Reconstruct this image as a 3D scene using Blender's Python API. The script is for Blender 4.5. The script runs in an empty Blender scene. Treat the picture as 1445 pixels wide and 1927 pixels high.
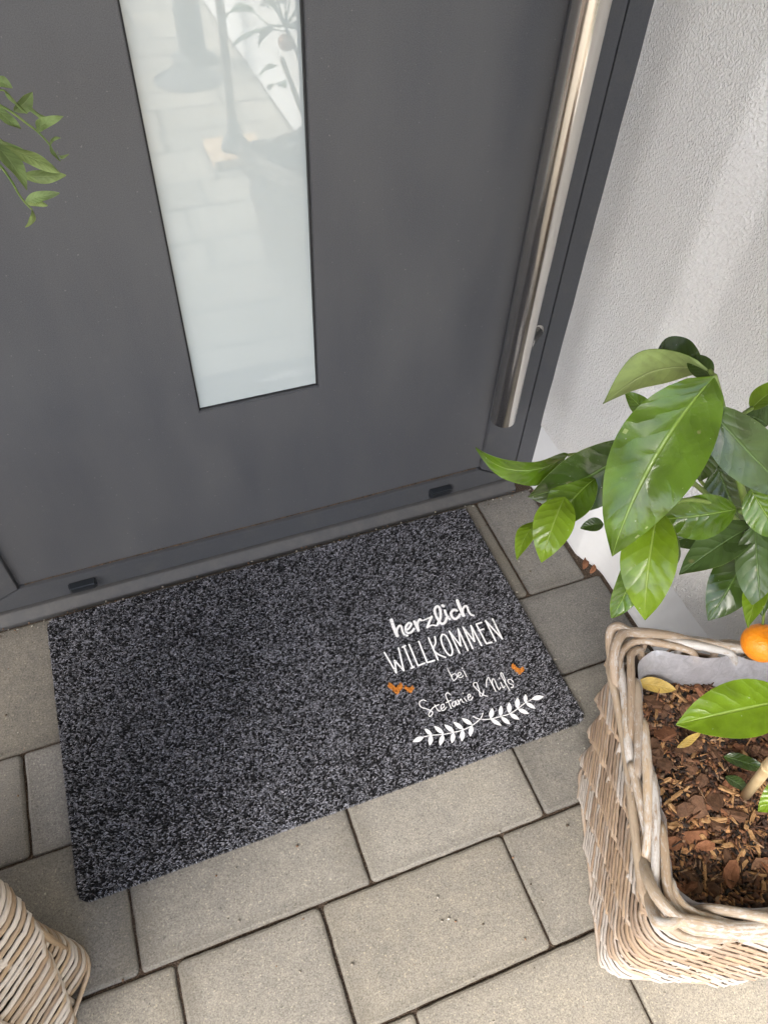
import bpy, bmesh, math, random
import numpy as np
from mathutils import Vector, Matrix, noise

SC = bpy.context.scene
COL = SC.collection
R = math.radians
random.seed(7)
RNG = np.random.default_rng(7)

# ------------------------------------------------------------------ camera
CAM_P = Vector((0.24375, -0.84047, 1.09968))
YAW, PIT, ROL, FPX = 0.404537, 0.875682, 0.058261, 1440.22
IW, IH = 1445.0, 1927.0
_f = Vector((math.sin(YAW)*math.cos(PIT), math.cos(YAW)*math.cos(PIT), -math.sin(PIT)))
_r0 = Vector((math.cos(YAW), -math.sin(YAW), 0)); _u0 = _r0.cross(_f)
_r = _r0*math.cos(ROL) + _u0*math.sin(ROL); _u = -_r0*math.sin(ROL) + _u0*math.cos(ROL)
cd = bpy.data.cameras.new('camera'); cam = bpy.data.objects.new('camera', cd); COL.objects.link(cam)
cd.sensor_fit = 'HORIZONTAL'; cd.sensor_width = 36.0; cd.lens = 36.0*FPX/IW
cd.clip_start = 0.02; cd.clip_end = 500
M = Matrix((( _r.x, _u.x, -_f.x, CAM_P.x), (_r.y, _u.y, -_f.y, CAM_P.y), (_r.z, _u.z, -_f.z, CAM_P.z), (0, 0, 0, 1)))
cam.matrix_world = M
SC.camera = cam

# ------------------------------------------------------------------ sky, sun, exposure
SUN_EL, SUN_AZ = 50.0, 238.0         # azimuth clockwise from +Y (the door side)
w = bpy.data.worlds.new('World'); SC.world = w; w.use_nodes = True
nt = w.node_tree; nt.nodes.clear()
sky = nt.nodes.new('ShaderNodeTexSky'); sky.sky_type = 'NISHITA'; sky.sun_disc = False
sky.sun_elevation = R(SUN_EL); sky.sun_rotation = R(SUN_AZ)
sky.air_density = 1.0; sky.dust_density = 3.0; sky.ozone_density = 0.8
bg = nt.nodes.new('ShaderNodeBackground'); bg.inputs['Strength'].default_value = 0.125
ow = nt.nodes.new('ShaderNodeOutputWorld')
nt.links.new(sky.outputs[0], bg.inputs[0]); nt.links.new(bg.outputs[0], ow.inputs[0])
sd = bpy.data.lights.new('sun', 'SUN'); sd.energy = 2.8; sd.angle = R(36); sd.color = (1.0, 0.955, 0.885)
sun = bpy.data.objects.new('sun', sd); COL.objects.link(sun)
_sd = Vector((math.sin(R(SUN_AZ))*math.cos(R(SUN_EL)), math.cos(R(SUN_AZ))*math.cos(R(SUN_EL)), math.sin(R(SUN_EL))))
sun.rotation_euler = _sd.to_track_quat('Z', 'Y').to_euler()
vs = SC.view_settings; vs.view_transform = 'Standard'; vs.look = 'None'; vs.gamma = 1.0; vs.use_curve_mapping = False
vs.exposure = 2.3

# ------------------------------------------------------------------ helpers
def ray(u, v):
    return _f + _r*((u-IW/2)/FPX) - _u*((v-IH/2)/FPX)
def pt(u, v, d):                       # a point seen at (u, v), d metres deep
    return CAM_P + ray(u, v)*d
def seen(p, mg=0):
    d = Vector(p)-CAM_P; z = d.dot(_f)
    if z < 0.02: return False
    x = IW/2+FPX*d.dot(_r)/z; y = IH/2-FPX*d.dot(_u)/z
    return -mg < x < IW+mg and -mg < y < IH+mg

def link(o, parent=None):
    COL.objects.link(o)
    if parent is not None: o.parent = parent
    return o
def tag(o, label=None, cat=None, group=None, kind=None):
    if label: o['label'] = label
    if cat: o['category'] = cat
    if group: o['group'] = group
    if kind: o['kind'] = kind
    return o
def empty(name, loc=(0, 0, 0), rz=0):
    o = bpy.data.objects.new(name, None); o.location = loc; o.rotation_euler.z = rz
    o.empty_display_size = 0.05
    return link(o)
def mesh(name, V, F, mats, parent=None, smooth=False, midx=None):
    me = bpy.data.meshes.new(name)
    me.from_pydata([tuple(v) for v in V], [], [tuple(f) for f in F])
    for m in (mats if isinstance(mats, (list, tuple)) else [mats]): me.materials.append(m)
    if smooth: me.polygons.foreach_set('use_smooth', [True]*len(me.polygons))
    if midx is not None: me.polygons.foreach_set('material_index', midx)
    me.update()
    return link(bpy.data.objects.new(name, me), parent)
def npmesh(name, V, F, mat, parent=None, smooth=False, col=None):
    """V (n,3) array, F (m,k) array, optional per-vertex colour"""
    me = bpy.data.meshes.new(name); n, m, k = len(V), len(F), F.shape[1]
    me.vertices.add(n); me.vertices.foreach_set('co', np.ascontiguousarray(V, dtype=np.float32).ravel())
    me.loops.add(m*k); me.loops.foreach_set('vertex_index', np.ascontiguousarray(F, dtype=np.int32).ravel())
    me.polygons.add(m); me.polygons.foreach_set('loop_start', np.arange(0, m*k, k, dtype=np.int32))
    me.polygons.foreach_set('loop_total', np.full(m, k, dtype=np.int32))
    if smooth: me.polygons.foreach_set('use_smooth', np.ones(m, dtype=bool))
    if col is not None:
        a = me.color_attributes.new('tint', 'FLOAT_COLOR', 'POINT')
        c = np.ones((n, 4), dtype=np.float32); c[:, :3] = col
        a.data.foreach_set('color', c.ravel())
    me.materials.append(mat); me.update(calc_edges=True); me.validate()
    return link(bpy.data.objects.new(name, me), parent)
def box(name, lo, hi, mat, parent=None, bev=0.0, seg=2):
    bm = bmesh.new()
    bmesh.ops.create_cube(bm, size=1)
    for v in bm.verts:
        v.co = Vector([lo[i] if v.co[i] < 0 else hi[i] for i in range(3)])
    if bev > 0:
        bmesh.ops.bevel(bm, geom=list(bm.edges), offset=bev, segments=seg, affect='EDGES', profile=0.6)
    me = bpy.data.meshes.new(name); bm.to_mesh(me); bm.free(); me.materials.append(mat)
    return link(bpy.data.objects.new(name, me), parent)
def prism(name, prof, x0, x1, mat, parent=None):
    """profile (y, z) extruded along x"""
    n = len(prof)
    V = [(x0, y, z) for y, z in prof]+[(x1, y, z) for y, z in prof]
    F = [(i, (i+1) % n, n+(i+1) % n, n+i) for i in range(n)]+[tuple(range(n))[::-1], tuple(range(n, 2*n))]
    o = mesh(name, V, F, mat, parent)
    bm = bmesh.new(); bm.from_mesh(o.data); bmesh.ops.recalc_face_normals(bm, faces=bm.faces)
    bmesh.ops.bevel(bm, geom=[e for e in bm.edges], offset=0.0008, segments=2, affect='EDGES')
    bm.to_mesh(o.data); bm.free()
    return o
def crom(P, n=8, closed=False):
    P = [Vector(p) for p in P]; out = []; m = len(P)
    if m < 3: return P
    for i in range(m if closed else m-1):
        if closed: a, b, c, d = P[(i-1) % m], P[i], P[(i+1) % m], P[(i+2) % m]
        else: a, b, c, d = P[max(i-1, 0)], P[i], P[i+1], P[min(i+2, m-1)]
        for k in range(n):
            t = k/n
            out.append(0.5*((2*b)+(c-a)*t+(2*a-5*b+4*c-d)*t*t+(3*b-a-3*c+d)*t**3))
    if not closed: out.append(P[-1])
    return out
def tube_vf(P, rad, sides=8, closed=False, flat=1.0, up=None, caps=True):
    """swept tube; rad number or list; flat squeezes the second axis"""
    P = [Vector(p) for p in P]; n = len(P); V = []; F = []
    up = Vector(up) if up is not None else None
    prev = None
    for i, p in enumerate(P):
        if closed: t = P[(i+1) % n]-P[i-1]
        else: t = P[min(i+1, n-1)]-P[max(i-1, 0)]
        t = t.normalized() if t.length > 1e-9 else Vector((0, 0, 1))
        if up is not None: a = up
        else: a = prev if prev is not None else (Vector((0, 0, 1)) if abs(t.z) < 0.9 else Vector((1, 0, 0)))
        b = (a-t*a.dot(t)); b = b.normalized() if b.length > 1e-6 else t.orthogonal().normalized(); prev = b
        c = t.cross(b); r = rad[i] if isinstance(rad, (list, tuple)) else rad
        for k in range(sides):
            an = 2*math.pi*k/sides
            V.append(p+b*(math.cos(an)*r)+c*(math.sin(an)*r*flat))
    for i in range(n if closed else n-1):
        j = (i+1) % n
        for k in range(sides):
            k2 = (k+1) % sides
            F.append((i*sides+k, i*sides+k2, j*sides+k2, j*sides+k))
    if not closed and caps:
        F.append(tuple(range(sides))[::-1]); F.append(tuple((n-1)*sides+k for k in range(sides)))
    return V, F
def tube(name, P, rad, mat, parent=None, **kw):
    V, F = tube_vf(P, rad, **kw)
    o = mesh(name, V, F, mat, parent, smooth=True)
    sides = kw.get('sides', 8); s_ = [0.0]
    for a, b in zip(P[:-1], P[1:]): s_.append(s_[-1]+(Vector(b)-Vector(a)).length)
    uvs = np.array([(s_[i//sides], (i % sides)/sides) for i in range(len(V))], dtype=np.float32)
    li = np.zeros(len(o.data.loops), dtype=np.int32); o.data.loops.foreach_get('vertex_index', li)
    o.data.uv_layers.new(name='UVMap').data.foreach_set('uv', uvs[li].ravel())
    return o

# ------------------------------------------------------------------ materials
class NT:
    def __init__(s, name):
        s.m = bpy.data.materials.new(name); s.m.use_nodes = True; s.t = s.m.node_tree
        s.b = s.t.nodes['Principled BSDF']; s.out = s.t.nodes['Material Output']
    def n(s, typ, **kw):
        o = s.t.nodes.new(typ)
        for k, v in kw.items(): setattr(o, k, v)
        return o
    def l(s, a, b): s.t.links.new(a, b)
    def coord(s, kind='Object', scale=(1, 1, 1)):
        c = s.n('ShaderNodeTexCoord'); mp = s.n('ShaderNodeMapping'); mp.inputs['Scale'].default_value = scale
        s.l(c.outputs[kind], mp.inputs[0]); return mp.outputs[0]
    def noise(s, vec, scale, detail=4, rough=0.6, dist=0.0):
        o = s.n('ShaderNodeTexNoise'); o.inputs['Scale'].default_value = scale; o.inputs['Detail'].default_value = detail
        o.inputs['Roughness'].default_value = rough; o.inputs['Distortion'].default_value = dist
        if vec is not None: s.l(vec, o.inputs['Vector'])
        return o.outputs['Fac']
    def ramp(s, fac, stops, interp='LINEAR'):
        o = s.n('ShaderNodeValToRGB'); e = o.color_ramp.elements; o.color_ramp.interpolation = interp
        while len(e) < len(stops): e.new(0.5)
        for i, (p, c) in enumerate(stops):
            e[i].position = p; e[i].color = (*c, 1) if len(c) == 3 else c
        s.l(fac, o.inputs[0]); return o.outputs[0]
    def mix(s, a, b, fac, mode='MIX'):
        o = s.n('ShaderNodeMix', data_type='RGBA', blend_type=mode)
        for sock, v in ((o.inputs[0], fac), (o.inputs[6], a), (o.inputs[7], b)):
            if hasattr(v, 'links') or isinstance(v, bpy.types.NodeSocket): s.l(v, sock)
            elif isinstance(v, (int, float)): sock.default_value = v
            else: sock.default_value = (*v, 1)
        return o.outputs[2]
    def math(s, op, a, b=0.0):
        o = s.n('ShaderNodeMath', operation=op)
        for sock, v in ((o.inputs[0], a), (o.inputs[1], b)):
            if isinstance(v, bpy.types.NodeSocket): s.l(v, sock)
            else: sock.default_value = v
        return o.outputs[0]
    def bump(s, h, strength=0.5, dist=0.002, normal=None):
        o = s.n('ShaderNodeBump'); o.inputs['Strength'].default_value = strength; o.inputs['Distance'].default_value = dist
        s.l(h, o.inputs['Height'])
        if normal is not None: s.l(normal, o.inputs['Normal'])
        s.l(o.outputs[0], s.b.inputs['Normal']); return o.outputs[0]
    def set(s, **kw):
        al = dict(base='Base Color', rough='Roughness', metal='Metallic', ior='IOR', spec='Specular IOR Level', coat='Coat Weight', coatr='Coat Roughness', aniso='Anisotropic', sss='Subsurface Weight', trans='Transmission Weight', alpha='Alpha', sheen='Sheen Weight')
        for k, v in kw.items():
            i = s.b.inputs[al[k]]
            if isinstance(v, bpy.types.NodeSocket): s.l(v, i)
            elif isinstance(v, (int, float)): i.default_value = v
            else: i.default_value = (*v, 1)
        return s
    def rnd(s): return s.n('ShaderNodeObjectInfo').outputs['Random']

def g(v): return (v, v, v)

# anthracite powder coat
m = NT('anthracite_coat'); c = m.coord()
n1 = m.noise(c, 900, 2); n2 = m.noise(c, 3, 3); n3 = m.noise(c, 40, 5, .7)
base = m.ramp(n1, [(.3, (.055, .056, .062)), (.7, (.104, .106, .113))])
spk = m.ramp(m.noise(c, 240, 1, .4), [(.745, g(0)), (.77, g(1))]); wipe = m.ramp(m.noise(m.coord('Object', (3, 1, .8)), 3.5, 6, .65), [(.35, g(0)), (.7, g(1))])
base = m.mix(base, (.12, .118, .115), m.math('MULTIPLY', wipe, .45)); base = m.mix(base, (.3, .29, .27), m.math('MULTIPLY', spk, .35))
dust = m.ramp(n3, [(.58, g(0)), (.8, g(1))])
m.set(base=m.mix(base, (.15, .145, .14), m.math('MULTIPLY', dust, .22)), rough=m.ramp(wipe, [(.2, g(.36)), (.8, g(.52))]), spec=.45)
m.bump(n1, .12, .0006); ANTH = m.m
m = NT('sash_coat'); c = m.coord()
n1 = m.noise(c, 900, 2); n3 = m.noise(c, 18, 6, .75)
m.set(base=m.mix(m.ramp(n1, [(.3, (.057, .059, .065)), (.7, (.082, .084, .09))]), (.15, .14, .12), m.math('MULTIPLY', m.ramp(n3, [(.5, g(0)), (.8, g(1))]), .3)), rough=.42, spec=.45)
m.bump(n1, .08, .0005); SASH = m.m
m = NT('threshold_dusty_coat'); c = m.coord()
n1 = m.noise(c, 700, 2); n3 = m.noise(c, 30, 6, .8)
m.set(base=m.mix((.066, .066, .068), (.13, .12, .105), m.math('MULTIPLY', m.ramp(n3, [(.4, g(0)), (.8, g(1))]), .5)), rough=.5, spec=.4)
THRESH = m.m
m = NT('black_rubber'); m.set(base=(.012, .012, .013), rough=.6); RUBBER = m.m
m = NT('black_plastic'); m.set(base=(.014, .017, .021), rough=.32); BLACKP = m.m
m = NT('gap_dirt'); c = m.coord(); n1 = m.noise(c, 250, 4)
m.set(base=m.ramp(n1, [(.35, (.03, .024, .018)), (.7, (.16, .1, .06))]), rough=.95); GAPD = m.m
# brushed steel
m = NT('brushed_steel'); c = m.coord('Object', (300, 300, 4)); n1 = m.noise(c, 4, 4)
m.set(base=(.74, .71, .665), metal=1.0, rough=m.ramp(n1, [(.3, g(.13)), (.7, g(.22))])); m.bump(n1, .04, .0003); STEEL = m.m
# milky glass with a clear glossy face
m = NT('milky_glass'); m.set(base=(.52, .565, .55), rough=.011, spec=.5, ior=1.85)
MILK = m.m
# stucco
m = NT('white_stucco'); c = m.coord()
n1 = m.noise(c, 300, 4, .6, .1); n2 = m.noise(c, 110, 3, .6); n3 = m.noise(c, 2.2, 4, .6)
hgt = m.math('ADD', m.ramp(n1, [(.3, g(0)), (.66, g(1))]), m.math('MULTIPLY', n2, .7))
dt = m.ramp(m.noise(c, 11, 6, .75), [(.55, g(0)), (.8, g(1))])
m.set(base=m.mix(m.ramp(n3, [(.3, (.78, .765, .735)), (.7, (.85, .835, .805))]), (.6, .57, .52), m.math('MULTIPLY', dt, .25)), rough=.75, spec=.35)
m.bump(hgt, .9, .0026); STUCCO = m.m
m = NT('smooth_plinth_paint'); c = m.coord(); n1 = m.noise(c, 260, 3); n3 = m.noise(c, 5, 5, .7)
m.set(base=m.ramp(n3, [(.3, (.66, .66, .655)), (.7, (.76, .755, .745))]), rough=.7)
m.bump(n1, .25, .0008); PLINTH = m.m
# concrete pavers
m = NT('paver_concrete'); c = m.coord(); geo = m.n('ShaderNodeObjectInfo')
add = m.n('ShaderNodeVectorMath', operation='ADD'); m.l(c, add.inputs[0])
sc = m.n('ShaderNodeVectorMath', operation='SCALE'); sc.inputs['Scale'].default_value = 1.0
m.l(geo.outputs['Location'], add.inputs[1]); v = add.outputs[0]
rn = geo.outputs['Random']
big = m.noise(v, 7, 5, .65); mid = m.noise(v, 45, 4, .7); fine = m.noise(v, 520, 3, .8); spk = m.noise(v, 330, 1, .5)
b0 = m.ramp(big, [(.3, (.2, .19, .172)), (.55, (.255, .24, .212)), (.75, (.3, .275, .225))])
b0 = m.mix(b0, m.ramp(mid, [(.3, (.2, .19, .175)), (.7, (.31, .285, .235))]), .42)
b0 = m.mix(b0, m.ramp(fine, [(.3, g(.15)), (.5, g(.5)), (.72, g(.85))]), .7, 'OVERLAY')
b0 = m.mix(b0, (.5, .45, .35), m.math('MULTIPLY', m.ramp(spk, [(.66, g(0)), (.72, g(1))]), .55))
b0 = m.mix(b0, (.08, .075, .07), m.math('MULTIPLY', m.ramp(m.noise(v, 210, 1, .5), [(.7, g(0)), (.76, g(1))]), .6))
hs = m.n('ShaderNodeHueSaturation'); m.l(b0, hs.inputs['Color'])
m.l(m.math('ADD', m.math('MULTIPLY', rn, .36), .92), hs.inputs['Value']); m.l(m.math('ADD', m.math('MULTIPLY', m.math('FRACT', m.math('MULTIPLY', rn, 17.3)), .3), .72), hs.inputs['Saturation'])
gsep = m.n('ShaderNodeSeparateXYZ'); m.l(m.n('ShaderNodeTexCoord').outputs['Generated'], gsep.inputs[0])
ed = m.math('MAXIMUM', m.math('ABSOLUTE', m.math('SUBTRACT', gsep.outputs[0], .5)), m.math('ABSOLUTE', m.math('SUBTRACT', gsep.outputs[1], .5)))
grime = m.math('MULTIPLY', m.ramp(m.math('ADD', ed, m.math('MULTIPLY', m.math('SUBTRACT', big, .5), .28)), [(.38, g(0)), (.53, g(1))]), .42)
b1 = m.mix(hs.outputs[0], (.085, .078, .066), grime)
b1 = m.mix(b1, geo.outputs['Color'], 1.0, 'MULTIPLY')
m.set(base=b1, rough=.85, spec=.3)
m.bump(m.math('ADD', m.math('MULTIPLY', fine, .6), mid), .45, .0016); PAVER = m.m
m = NT('joint_sand'); c = m.coord(); n1 = m.noise(c, 600, 2); n2 = m.noise(c, 20, 4)
bs = m.ramp(n1, [(.3, (.022, .017, .012)), (.55, (.085, .063, .044)), (.7, (.26, .21, .155))])
m.set(base=m.mix(bs, (.1, .05, .03), m.math('MULTIPLY', n2, .4)), rough=.95); m.bump(n1, 1, .004); SAND = m.m
# doormat
m = NT('mat_backing'); m.set(base=(.012, .012, .014), rough=.9); MATB = m.m
m = NT('mat_fibre'); a = m.n('ShaderNodeVertexColor', layer_name='tint'); m.set(base=a.outputs[0], rough=.75, spec=.25); FIBRE = m.m
m = NT('white_flock_print'); c = m.coord(); n1 = m.noise(c, 900, 2)
m.set(base=m.ramp(n1, [(.3, g(.8)), (.7, g(.92))]), rough=.9); m.bump(n1, .4, .001); FLOCK = m.m
# reeds
def reed_mat(name, tan, dark, wash, amount, rw=.45, wm=.8, fq=1.0):
    m = NT(name); rn = m.rnd(); uv = m.coord('UV', (1, 1, 1)); sep = m.n('ShaderNodeSeparateXYZ'); m.l(uv, sep.inputs[0])
    def vec(su, sv):
        cx = m.n('ShaderNodeCombineXYZ'); m.l(m.math('MULTIPLY', sep.outputs[0], su), cx.inputs[0]); m.l(m.math('MULTIPLY', sep.outputs[1], sv), cx.inputs[1])
        m.l(m.math('MULTIPLY', rn, 91.0), cx.inputs[2]); return cx.outputs[0]
    n1 = m.noise(vec(14, .6), 1, 4, .6); n2 = m.noise(vec(34*fq, 4*min(fq, 2)), 1, 6, .8); n3 = m.noise(vec(60, 26), 1, 3, .7)
    b = m.mix(tan, dark, m.ramp(n1, [(.4, g(0)), (.66, g(1))]))
    b = m.mix(b, (.5, .34, .19), m.math('MULTIPLY', m.math('FRACT', m.math('MULTIPLY', rn, 7.3)), .5))
    b = m.mix(b, (.17, .115, .08), m.math('MULTIPLY', m.math('FRACT', m.math('MULTIPLY', rn, 23.7)), .5))
    b = m.mix(b, (.13, .085, .055), m.math('MULTIPLY', m.ramp(n3, [(.56, g(0)), (.68, g(1))]), .6))
    k = m.math('ADD', m.math('MULTIPLY', n2, .8), m.math('MULTIPLY', m.math('SUBTRACT', n1, .5), .5))
    k = m.math('ADD', m.math('MULTIPLY', k, 1-rw), m.math('MULTIPLY', m.math('FRACT', m.math('MULTIPLY', rn, 41.3)), rw))
    b = m.mix(b, wash, m.math('MULTIPLY', m.ramp(k, [(amount, g(0)), (amount+.13, g(1))]), wm))
    m.set(base=b, rough=.5, spec=.4); m.bump(m.math('ADD', n2, n3), .4, .0009)
    return m.m
REED = reed_mat('washed_reed', (.43, .33, .25), (.29, .21, .155), (.45, .415, .38), .4, .3, .85)
REEDL = reed_mat('pale_reed', (.5, .39, .26), (.33, .24, .16), (.62, .57, .5), .44)
RIM = reed_mat('whitewashed_rod', (.4, .33, .25), (.25, .19, .135), (.5, .48, .455), .38, .14, .95, 3.0)
m = NT('dark_wicker_core'); m.set(base=(.05, .035, .025), rough=.9); CORE = m.m
m = NT('clear_liner_film')
tr = m.n('ShaderNodeBsdfTransparent'); tr.inputs[0].default_value = (.97, .97, .98, 1)
df = m.n('ShaderNodeBsdfTranslucent'); df.inputs[0].default_value = (.92, .91, .95, 1)
d2 = m.n('ShaderNodeBsdfDiffuse'); d2.inputs[0].default_value = (.92, .91, .95, 1)
gl = m.n('ShaderNodeBsdfGlossy'); gl.inputs['Roughness'].default_value = .16
mx0 = m.n('ShaderNodeMixShader'); mx0.inputs[0].default_value = .5; m.l(df.outputs[0], mx0.inputs[1]); m.l(d2.outputs[0], mx0.inputs[2])
mx1 = m.n('ShaderNodeMixShader'); fo_ = m.ramp(m.noise(m.coord(), 70, 4, .7, 1.2), [(.3, g(.5)), (.7, g(.75))]); m.l(fo_, mx1.inputs[0]); m.l(tr.outputs[0], mx1.inputs[1]); m.l(mx0.outputs[0], mx1.inputs[2])
mx2 = m.n('ShaderNodeMixShader'); bp_ = m.n('ShaderNodeBump'); bp_.inputs['Strength'].default_value = .3; bp_.inputs['Distance'].default_value = .004; m.l(m.noise(m.coord('Object', (1, 1, .35)), 110, 3, .6, 1.5), bp_.inputs['Height']); m.l(bp_.outputs[0], gl.inputs['Normal']); m.l(bp_.outputs[0], d2.inputs['Normal']); mx2.inputs[0].default_value = .16; m.l(mx1.outputs[0], mx2.inputs[1]); m.l(gl.outputs[0], mx2.inputs[2])
m.l(mx2.outputs[0], m.out.inputs[0]); FILM = m.m
# soil, bark
m = NT('potting_soil'); c = m.coord(); n1 = m.noise(c, 160, 4); n2 = m.noise(c, 700, 2)
m.set(base=m.ramp(n1, [(.3, (.005, .004, .003)), (.6, (.02, .013, .009)), (.8, (.05, .03, .02))]), rough=.9); m.bump(m.math('ADD', n1, n2), 1, .006); SOIL = m.m
m = NT('bark_bits'); a = m.n('ShaderNodeVertexColor', layer_name='tint'); c = m.coord(); n1 = m.noise(c, 300, 3)
m.set(base=m.mix(a.outputs[0], m.ramp(n1, [(.3, g(.2)), (.7, g(.75))]), .6, 'OVERLAY'), rough=.8); m.bump(n1, .5, .001); BITS = m.m
def bark_mat(name, ca, cb):
    m = NT(name); c = m.coord('Object', (60, 60, 260)); n1 = m.noise(c, 3, 4, .7); rn = m.rnd()
    b = m.mix(m.ramp(n1, [(.3, ca), (.7, cb)]), (.02, .012, .008), m.math('MULTIPLY', rn, .35))
    m.set(base=b, rough=.75, spec=.3); m.bump(n1, .7, .002); return m.m
BARK = [bark_mat('red_bark', (.15, .058, .026), (.34, .155, .08)), bark_mat('brown_bark', (.08, .042, .024), (.22, .115, .065)),
        bark_mat('dark_bark', (.03, .016, .01), (.09, .045, .028)), bark_mat('split_wood', (.34, .17, .065), (.6, .38, .19))]
# leaves
def leaf_mat(name, top, vein, rough=.3, trans=.22, tcol=(.35, .5, .06), blotch=.5):
    m = NT(name); tc = m.n('ShaderNodeTexCoord'); uv = tc.outputs['UV']; sep = m.n('ShaderNodeSeparateXYZ'); m.l(uv, sep.inputs[0])
    u, v = sep.outputs[0], sep.outputs[1]
    oc = tc.outputs['Object']; n1 = m.noise(oc, 55, 4, .6, .5); n2 = m.noise(oc, 900, 2); n4 = m.noise(oc, 50, 2, .5)
    av = m.math('ABSOLUTE', m.math('SUBTRACT', v, .5))
    mid = m.ramp(av, [(.0, g(1)), (.01, g(1)), (.028, g(0))])
    ph = m.math('SUBTRACT', m.math('ADD', m.math('MULTIPLY', u, 8.0), m.math('MULTIPLY', n1, 1.1)), m.math('MULTIPLY', av, 3.2))
    lat = m.math('ABSOLUTE', m.math('SUBTRACT', m.math('FRACT', ph), .5))
    latm = m.ramp(lat, [(.0, g(1)), (.1, g(0))])
    b = m.mix(tuple(x*.72 for x in top), tuple(min(1, x*1.25) for x in top), m.ramp(n1, [(.35, g(0)), (.65, g(1))]))
    b = m.mix(b, vein, m.math('ADD', m.math('MULTIPLY', mid, .75), m.math('MULTIPLY', latm, .05)))
    b = m.mix(b, (.55, .6, .42), m.math('MULTIPLY', m.ramp(m.noise(oc, 460, 1, .4), [(.79, g(0)), (.81, g(1))]), .5))
    b = m.mix(b, (.3, .27, .12), m.math('MULTIPLY', m.ramp(m.noise(oc, 130, 2, .5), [(.72, g(0)), (.78, g(1))]), .45))
    m.set(base=b, rough=m.ramp(n1, [(.3, g(rough*.75)), (.7, g(rough*1.35))]), spec=.5)
    h = m.math('ADD', m.math('ADD', m.math('MULTIPLY', mid, -.6), m.math('MULTIPLY', m.math('MULTIPLY', lat, lat), .9)), m.math('ADD', m.math('MULTIPLY', n2, .04), m.math('MULTIPLY', n4, .95)))
    m.bump(h, .55, .0018)
    t = m.n('ShaderNodeBsdfTranslucent'); t.inputs[0].default_value = (*tcol, 1)
    mx = m.n('ShaderNodeMixShader'); mx.inputs[0].default_value = trans
    m.l(m.b.outputs[0], mx.inputs[1]); m.l(t.outputs[0], mx.inputs[2]); m.l(mx.outputs[0], m.out.inputs[0])
    return m.m
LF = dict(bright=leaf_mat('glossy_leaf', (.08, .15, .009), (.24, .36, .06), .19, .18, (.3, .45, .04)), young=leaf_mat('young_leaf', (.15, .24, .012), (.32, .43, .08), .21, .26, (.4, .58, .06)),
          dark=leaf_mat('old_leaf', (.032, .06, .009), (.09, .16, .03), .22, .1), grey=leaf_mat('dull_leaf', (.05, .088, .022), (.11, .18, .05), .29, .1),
          olive=leaf_mat('willowy_leaf', (.19, .26, .085), (.32, .4, .17), .5, .22, (.34, .46, .12)), under=leaf_mat('leaf_underside', (.25, .32, .1), (.38, .45, .18), .6, .22, (.4, .5, .1)),
          yellow=leaf_mat('withered_leaf', (.42, .29, .07), (.5, .38, .14), .55, .05))
m = NT('green_twig'); c = m.coord(); n1 = m.noise(c, 70, 3); m.set(base=m.ramp(n1, [(.3, (.1, .17, .03)), (.7, (.2, .26, .06))]), rough=.5); TWIG = m.m
m = NT('grey_bark_stem'); c = m.coord(); n1 = m.noise(c, 90, 4); m.set(base=m.ramp(n1, [(.3, (.12, .09, .06)), (.7, (.26, .21, .15))]), rough=.8); m.bump(n1, .6, .003); STEM = m.m
m = NT('bamboo'); c = m.coord(); n1 = m.noise(c, 50, 4); m.set(base=m.ramp(n1, [(.3, (.5, .36, .18)), (.7, (.62, .48, .28))]), rough=.5); BAMBOO = m.m
m = NT('orange_peel'); c = m.coord(); n1 = m.noise(c, 500, 2); m.set(base=(.86, .27, .008), rough=.36, spec=.5, sss=.1); m.b.inputs['Subsurface Radius'].default_value = (.01, .004, .001); m.bump(n1, .45, .0016); PEEL = m.m
m = NT('cast_iron'); c = m.coord(); n1 = m.noise(c, 60, 4); m.set(base=m.ramp(n1, [(.3, g(.04)), (.7, g(.09))]), rough=.6); IRON = m.m
m = NT('planter_board_wood'); c = m.coord('Object', (4, 30, 30)); n1 = m.noise(c, 3, 4); m.set(base=m.ramp(n1, [(.3, (.45, .3, .16)), (.7, (.62, .46, .28))]), rough=.6); BOARD = m.m

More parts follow.
